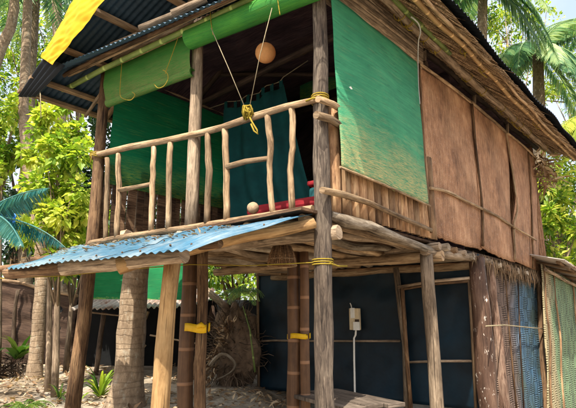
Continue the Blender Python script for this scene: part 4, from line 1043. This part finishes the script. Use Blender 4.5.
def tree(name, base, c, rad, n, size, mat, label, seed, bark='brown', group='trees around the hut', tr=.1, clumps=26, **k):
    r = random.Random(seed); b = gnd(base)
    t = thing(name, b, label, 'tree', group)
    m = MB(); cl = crown(m, c, rad, n, size, r, clumps, **k); part(m, 'crown', M[mat], t)
    m = MB(); f = V((c.x, c.y, c.z - rad[2] * .35)); pts = [b - V((0, 0, .1))]
    for i in range(1, 7): pts.append(b.lerp(f, i / 6) + V((.12 * noise.noise(V((i, seed, 0))), 0, 0)))
    m.tube(pts, [tr, tr * .5], 9, .2, rnd=r)
    for cc, kk, tv in cl[:12]:
        s0 = pts[r.choice((3, 4, 5, 6))]; m.tube([s0, s0.lerp(cc, .5) + V((0, 0, .1)), cc], [tr * .35, tr * .22, tr * .08], 6, .2, rnd=r)
    part(m, 'trunk', M[bark], t)
    return t
def frond(mb, p, d, ln, r, width=.35, droop=.8, n=34, tlo=0, thi=1, hang=.5, wl=.035):
    d = d.normalized(); pts = []; q = V(p); dd = V(d)
    steps = 12
    for i in range(steps + 1):
        pts.append(q.copy()); q = q + dd * ln / steps; dd = (dd + V((0, 0, -droop / steps * (1 + i * .12)))).normalized()
    mb.tube(pts, [.028 * ln / 2.2, .004], 5, 0, .75, False, r)
    tb = r.uniform(tlo, thi)
    for i in range(n):
        u = .10 + .9 * i / n; k = min(steps - 1, int(u * steps)); f = u * steps - k
        c0 = pts[k].lerp(pts[k + 1], f); tg = (pts[k + 1] - pts[k]).normalized()
        sd = tg.cross(V((0, 0, 1))); sd = sd.normalized() if sd.length > .05 else V((1, 0, 0))
        up = sd.cross(tg); w = width * (math.sin(math.pi * min(1, u * .9 + .12)) ** .6) * r.uniform(.8, 1.1)
        for s_ in (-1, 1):
            dl_ = (sd * s_ + tg * .55 + V((0, 0, -hang)) + V((r.uniform(-.12, .12),) * 3))
            mb.leaf(c0, dl_, up, w, wl * (width / .35) * r.uniform(.8, 1.2), min(1, max(0, tb + r.uniform(-.3, .3))), .2, r.uniform(.05, .35))
def palm(name, base, pts, r0, r1, nf, ln, mat, label, seed, bark='palm_bark', group='palms around the hut', flare=1.6, width=.45, hang=.55, wl=.035, n=34, els=(-.35, 1.0), cat='palm tree'):
    r = random.Random(seed); b = V(base)
    t = thing(name, b, label, cat, group)
    m = MB(); P = [b - V((0, 0, .1)), b + (V(pts[0]) - b) * .12] + [V(p) for p in pts]
    Q = []
    for i in range(len(P) - 1):
        k = 3 if i else 2
        for j in range(k): Q.append(P[i].lerp(P[i + 1], j / k))
    Q.append(P[-1]); nq = len(Q)
    rs = [max(r0 + (r1 - r0) * i / (nq - 1), 0) * (flare - (flare - 1) * min(1, i / 3.2)) for i in range(nq)]
    m.tube(Q, rs, 14, .22, rnd=r); part(m, 'trunk', M[bark], t)
    top = P[-1]
    for i in range(nf):
        az = 2.39996 * i + r.uniform(-.3, .3); el = els[0] + (els[1] - els[0]) * ((i * .618) % 1)
        m = MB(); frond(m, top, V((math.cos(az) * math.cos(el), math.sin(az) * math.cos(el), math.sin(el))), ln * r.uniform(.8, 1.1), r, width, .9 + .4 * r.random(), n, .1, .9, hang, wl)
        part(m, 'frond', M[mat], t)
    return t
# thick coconut trunk behind the awning
b = gnd(atZ(126, 402, .42)); 
palm('palm_tree', b, [atY(130, 350, b.y + .02), atY(133, 300, b.y + .05), atY(139, 240, b.y + .05), V((b.x + .15, b.y + .1, 4.6)), V((b.x + .5, b.y + .6, 7.5))], .215, .15, 12, 2.8, 'palm_leaf', 'thick spotted palm trunk with flared foot behind the pale prop post', 21, 'palm_bark_pale', flare=1.55)
# slender palm at left: base trunk and tall stem
b = gnd(atY(34, 377, 9.0))
palm('palm_tree', b, [atY(38, 330, 9.0), atY(42, 280, 9.0), atY(37, 215, 9.1), atY(27, 160, 9.2), atY(23, 110, 9.3), atY(27, 20, 9.4), atY(30, -60, 9.5)], .125, .09, 14, 3.0, 'palm_leaf', 'slender pale palm trunk at left standing before the brown plank wall', 22, 'palm_bark_pale', flare=1.5)
b = gnd(atY(-8, 340, 8.5))
palm('palm_tree', b, [atY(-30, 200, 8.5), atY(-16, 90, 8.5), atY(0, 50, 8.5), atY(10, 30, 8.5), atY(14.5, 8, 8.5), atY(15, -40, 8.6)], .12, .085, 12, 2.6, 'palm_leaf', 'curved palm trunk bending in at the upper left corner', 23, 'palm_bark_pale')
b = gnd(atY(66, 330, 12.5))
palm('palm_tree', b, [atY(64, 200, 12.5), atY(60, 100, 12.5), atY(57, 20, 12.5), atY(56, -50, 12.5)], .15, .12, 14, 3.2, 'palm_leaf', 'palm trunk rising behind the yellow tarpaulin', 24, 'palm_bark_pale')
b = gnd(atY(26, 330, 13.5))
palm('palm_tree', b, [atY(28, 180, 13.5), atY(29, 80, 13.5), atY(33, 20, 13.5), atY(36, -20, 13.5)], .2, .16, 16, 3.6, 'palm_leaf', 'dark palm trunk with drooping fronds behind the slender left palm', 25, els=(-.9, .5))
# young blue-green palm at the left edge
b = gnd(atY(-30, 340, 6.2)); ytop = atY(-22, 215, 6.2)
t = thing('young_palm', b, 'young palm with blue green fronds reaching in at the left edge', 'palm tree', 'palms around the hut')
m = MB(); m.tube([b - V((0, 0, .1)), b.lerp(ytop, .5), ytop], [.09, .06], 9, .2); part(m, 'trunk', M['palm_bark'], t)
for i, (tx, ty, tY, dr_) in enumerate(((46, 184, 6.0, .35), (66, 240, 6.0, .45), (24, 236, 5.4, .6), (-20, 150, 6.2, .8), (-80, 200, 6.2, .8), (34, 196, 7.4, .5))):
    e = atY(tx, ty, tY); d = e - ytop; r = random.Random(50 + i); m = MB(); frond(m, ytop, d + V((0, 0, d.length * dr_ * .45)), d.length * 1.05, r, .27, dr_, 80, .1, .95, 1.1, .018); part(m, 'frond', M['palm_teal'], t)
# lime green climbing tree beside the left post
tree('leafy_tree', atY(62, 330, 7.6), atY(62, 205, 7.6), (.62, .6, 1.25), 4200, .11, 'leaf_lime', 'lime green broad leaved tree close to the left balcony post', 31, 'log', clumps=40, asp=.75, tlo=.3, thi=1.0, clr=.26, tr=.06)
tree('leafy_tree', atY(55, 330, 7.9), atY(54, 142, 7.9), (.45, .5, .95), 2200, .11, 'leaf_lime', 'upper lime green leafy sapling below the low roof corner', 32, 'log', clumps=24, asp=.75, tlo=.35, thi=1.0, clr=.27, tr=.05)
tree('leafy_tree', atY(4, 330, 9.6), atY(4, 145, 9.6), (.62, .6, 1.3), 2800, .12, 'leaf_lime', 'yellow green leafy tree at the left edge above the blue green palm', 33, 'log', clumps=30, asp=.7, tlo=.2, thi=.9, clr=.26, tr=.06)
tree('leafy_tree', atY(70, 330, 9.8), atY(78, 235, 9.8), (1.1, .8, .9), 3800, .11, 'leaf_lime', 'yellow green bush above the left end of the awning', 34, 'log', clumps=40, asp=.7, tlo=.05, thi=.85, clr=.24, tr=.06)
# darker trees behind
for i, (x, y, Y, rad, nn_, mt, lab) in enumerate((
    (20, 210, 14, (2.2, 1.6, 2.6), 3600, 'leaf_dark', 'dark green tree filling the far left behind the palms'),
    (92, 180, 13, (1.7, 1.4, 3.0), 3600, 'leaf_dark', 'dark green tree behind the left balcony post'),
    (165, 225, 14, (2.2, 1.5, 2.4), 3000, 'leaf_mid', 'mid green tree behind the green shade net'),
    (235, 262, 15, (2.2, 1.5, 2.2), 3200, 'leaf_lime', 'yellow green tree seen under the balcony floor'),
    (38, 60, 16, (2.6, 1.6, 3.4), 3600, 'leaf_lime', 'tall sunlit tree behind the trunks at upper left'),
    (90, 20, 20, (3.6, 2, 4.0), 2600, 'leaf_mid', 'far tree behind the raised roof edge at upper left'),
    (-20, 90, 17, (2.6, 2, 3.6), 2600, 'leaf_mid', 'far tree cut by the left edge of the picture'))):
    c = atY(x, y, Y); tree('forest_tree', V((c.x, c.y, 0)), c, rad, int(nn_ * 1.5), .17, mt, lab, 60 + i, 'root', 'forest trees behind', .14, 46, clr=.24)
# right side: palms and bright trees
b = gnd(atY(541, 330, 14))
palm('palm_tree', b, [atY(540, 200, 14), atY(539, 110, 14), atY(538, 52, 14)], .2, .16, 26, 3.0, 'palm_leaf', 'palm standing behind the right roof edge with its whole crown in view', 41, els=(-.7, 1.1), width=.6, hang=.8, n=40)
b = gnd(atY(476, 330, 12))
palm('palm_tree', b, [atY(480, 200, 12), atY(481, 80, 12), atY(483, -22, 12)], .16, .125, 22, 3.0, 'palm_leaf', 'palm trunk rising above the middle of the right roof edge', 42, els=(-.8, 1.0), width=.6, hang=.8, n=40)
b = gnd(atY(610, 330, 10.5))
palm('palm_tree', b, [atY(606, 200, 10.5), atY(604, 118, 10.5)], .12, .1, 14, 2.0, 'palm_lime', 'yellow green palm fronds at the right edge below the tall palm', 43, els=(-.6, 1.0), width=.5, hang=.8, wl=.045, n=38)
b = gnd(atY(612, 330, 16))
palm('palm_tree', b, [atY(606, 150, 16), atY(600, 20, 16)], .2, .16, 16, 3.4, 'palm_leaf', 'large palm fronds hanging in at the upper right corner', 44, els=(-.6, 1.0), width=.6, hang=.8, n=40)
for i, (x, y, Y, rad, nn_, mt, lab) in enumerate((
    (556, 205, 15, (1.2, 1.2, 2.0), 2600, 'leaf_lime', 'bright yellow green tree just right of the brown panels'),
    (600, 190, 17, (2.0, 1.4, 2.6), 2600, 'leaf_lime', 'bright yellow green tree at the right edge above the shed'),
    (549, 225, 11.5, (.75, .9, 1.5), 2600, 'leaf_lime', 'lime green tree close behind the rear corner of the hut'),
    (505, 25, 19, (2.2, 1.4, 2.4), 2200, 'leaf_lime', 'sunlit tree between the two tall palms'),
    (566, 85, 21, (2.6, 1.4, 2.6), 2400, 'leaf_lime', 'pale sunlit tree beyond the tall palm at right'),
    (452, 10, 20, (2.4, 1.4, 2.6), 2400, 'leaf_mid', 'leafy tree above the top of the right roof edge'),
    (560, 255, 18, (2.6, 1.4, 1.5), 2600, 'leaf_mid', 'mid green tree low behind the shed roof'))):
    c = atY(x, y, Y); tree('forest_tree', V((c.x, c.y, 0)), c, rad, int(nn_ * 1.5), .16, mt, lab, 80 + i, 'log', 'forest trees behind', .11, 44, clr=.22)
m = MB(); r = random.Random(99)
for i in range(9000):
    x = r.uniform(-20, 26); y = r.uniform(20, 25) + .02 * x * x; top = 4.2 + 2.2 * noise.noise(V((x * .25, 2, 0))) + .8 * noise.noise(V((x * 1.1, 5, 0)))
    if x > 6: top += 1.0
    p = V((x, y, .6 + (top - .4) * r.random())); t = min(1, max(0, .45 + .7 * noise.noise(V((x * .6, p.z * .7, 1))) + r.uniform(-.3, .3)))
    m.leaf(p, rnd_dir(r), V((r.uniform(-.6, .6), r.uniform(-1, .2), 1)), r.uniform(.25, .55), r.uniform(.15, .3), t, .25, .2)
o = m.build('far_woods', M['leaf_mid']); tag(o, 'dense far green thicket closing the view behind hut and shelters', 'thicket', kind='stuff')
# low plants on the ground
def rosette(name, p, n, ln, w, mat, label, seed, el=(.5, 1.3), group=None):
    r = random.Random(seed); m = MB()
    for i in range(n):
        az = 2.4 * i + r.uniform(-.3, .3); e = r.uniform(*el); d = V((math.cos(az) * math.cos(e), math.sin(az) * math.cos(e), math.sin(e)))
        q = V(p); L_ = ln * r.uniform(.7, 1.15); sd = d.cross(V((0, 0, 1))).normalized(); b0 = len(m.v); t = r.random()
        for k in range(6):
            u = k / 5; ww = w * (math.sin(math.pi * min(.97, u * .8 + .2)))
            m.v += [q - sd * ww / 2, q + sd * ww / 2]; q = q + d * L_ / 5; d = (d + V((0, 0, -.16 - .1 * k))).normalized()
            if k: m.face((b0 + 2 * k - 2, b0 + 2 * k - 1, b0 + 2 * k + 1, b0 + 2 * k), ((0, 0), (1, 0), (1, 1), (0, 1)), t)
    o = m.build(name, M[mat]); tag(o, label, 'plant', group); return o
rosette('strappy_plant', gnd(atZ(100, 392, .47)), 26, .52, .05, 'leaf_lime', 'bright green strappy plant at the foot of the thick palm', 1, (.5, 1.35))
rosette('strappy_plant', gnd(atY(60, 390, 7.4)), 12, .3, .035, 'leaf_mid', 'small strappy weed left of the brown corner post', 2)
rosette('broadleaf_plant', gnd(atY(18, 355, 9.6)) + V((0, 0, .25)), 14, .6, .16, 'leaf_mid', 'broad leaved plant growing in front of the brown plank wall', 3, (.6, 1.3))
r = random.Random(9); m = MB(); p = gnd(atZ(26, 400, .45))
for i in range(14):
    az = 2.4 * i; frond(m, p, V((math.cos(az), math.sin(az), r.uniform(.3, .8))), .42, r, .08, 1.2, 22, .3, 1, .2, .03)
tag(m.build('fern', M['leaf_mid']), 'low green fern on the sand at lower left', 'fern')
r = random.Random(19); m = MB(); p = atY(242, 292, 8.2)
for i in range(9):
    az = 2.4 * i; frond(m, p, V((math.cos(az), math.sin(az), r.uniform(.1, 1.0))), .45, r, .13, 1.4, 20, .4, 1, .6, .025)
tag(m.build('hanging_fern', M['palm_leaf']), 'green fern fronds over the leaning log next to the dark blue wall', 'fern')
# blue sheet in the foliage at left
m = MB(); bc = atY(7, 223, 6.7); m.grid(lambda u, v: bc + V(((u - .5) * .24, .1 * noise.noise(V((u * 4, v * 4, 0))), (v - .5) * .24 + .06 * noise.noise(V((u * 3, v * 3, 6))))), 14, 10)
tag(m.build('blue_sheet', M['blue_cloth'], solid=.004), 'bright blue plastic sheet among the leaves at the left edge', 'sheet')
# low dark mound of fallen fronds at far left
m = MB(); r = random.Random(77)
for i in range(700):
    p = atY(r.uniform(-10, 70), 0, 9.3 + r.uniform(-.5, .9)); p.z = ground_z(p.x, p.y) + abs(r.gauss(0, .13))
    m.leaf(p, rnd_dir(r), V((0, 0, 1)), r.uniform(.1, .35), r.uniform(.02, .06), r.random() * .6, .3, .1)
tag(m.build('brush_pile', M['root']), 'dark pile of brush and fallen fronds below the brown plank wall', 'brush', kind='stuff')
# litter over the ground
m = MB(); r = random.Random(78)
for i in range(5200):
    y = 5.6 + 6.5 * r.random(); x = r.uniform(-.75, .12) * y
    if noise.noise(V((x * .9, y * .9, 2))) < -.12: continue
    p = V((x, y, ground_z(x, y) + .05 * noise.noise(V((x * .8, y * .8, 0))) + .012 + r.random() * .02))
    m.leaf(p, V((r.uniform(-1, 1), r.uniform(-1, 1), r.uniform(-.1, .35))), V((r.uniform(-.4, .4), r.uniform(-.4, .4), 1)), r.uniform(.04, .16), r.uniform(.02, .07), r.random(), .35, 0)
tag(m.build('ground_litter', M['dry_leaf']), 'scattered dry leaves and chips over the sandy ground', 'leaf litter', kind='stuff')

# ================================================================== LIGHT, SKY, CAMERA
SUN_EL, SUN_AZ = math.radians(57), math.radians(198)   # azimuth measured clockwise from +Y: behind the viewer, a little to the left
sd = V((math.sin(SUN_AZ) * math.cos(SUN_EL), math.cos(SUN_AZ) * math.cos(SUN_EL), math.sin(SUN_EL)))
w = bpy.data.worlds.new('World'); sc.world = w; w.use_nodes = True
wn = w.node_tree.nodes; sky = wn.new('ShaderNodeTexSky'); sky.sky_type = 'NISHITA'; sky.sun_disc = False
sky.sun_elevation = SUN_EL; sky.sun_rotation = SUN_AZ; sky.air_density = 1.0; sky.dust_density = 6.0; sky.ozone_density = 1.0
bg = wn['Background']; bg.inputs['Strength'].default_value = .15; 
wc = wn.new('ShaderNodeTexCoord'); wz = wn.new('ShaderNodeTexNoise'); wz.inputs['Scale'].default_value = 2.6; wz.inputs['Detail'].default_value = 6
w.node_tree.links.new(wc.outputs['Generated'], wz.inputs['Vector'])
wr = wn.new('ShaderNodeValToRGB'); wr.color_ramp.elements[0].position = .36; wr.color_ramp.elements[1].position = .6
wr.color_ramp.elements[0].color = (.25, .25, .25, 1); wr.color_ramp.elements[1].color = (.9, .9, .9, 1); w.node_tree.links.new(wz.outputs['Fac'], wr.inputs[0])
wm = wn.new('ShaderNodeMix'); wm.data_type = 'RGBA'; w.node_tree.links.new(wr.outputs[0], wm.inputs[0]); w.node_tree.links.new(sky.outputs[0], wm.inputs[6]); wm.inputs[7].default_value = (2.9, 3.0, 3.1, 1)
w.node_tree.links.new(wm.outputs[2], bg.inputs[0])
su = bpy.data.lights.new('sun', 'SUN'); su.energy = 3.3; su.angle = math.radians(.5); su.color = (1, .92, .79)
so = bpy.data.objects.new('sun', su); COL.objects.link(so); so.rotation_euler = (-sd).to_track_quat('-Z', 'Y').to_euler(); so.location = (0, 0, 20)
cam = bpy.data.cameras.new('camera'); cam.sensor_width = 36; cam.lens = FPX / 576 * 36; cam.clip_end = 500; cam.clip_start = .05
co = bpy.data.objects.new('camera', cam); COL.objects.link(co); co.location = CAM; co.rotation_euler = (math.pi / 2 + PITCH, 0, 0); sc.camera = co
sc.view_settings.view_transform = 'Standard'; sc.view_settings.look = 'None'; sc.view_settings.exposure = 1.62; sc.view_settings.gamma = 1; sc.view_settings.use_curve_mapping = False
sc.cycles.max_bounces = 8; sc.cycles.diffuse_bounces = 5; sc.cycles.transparent_max_bounces = 6
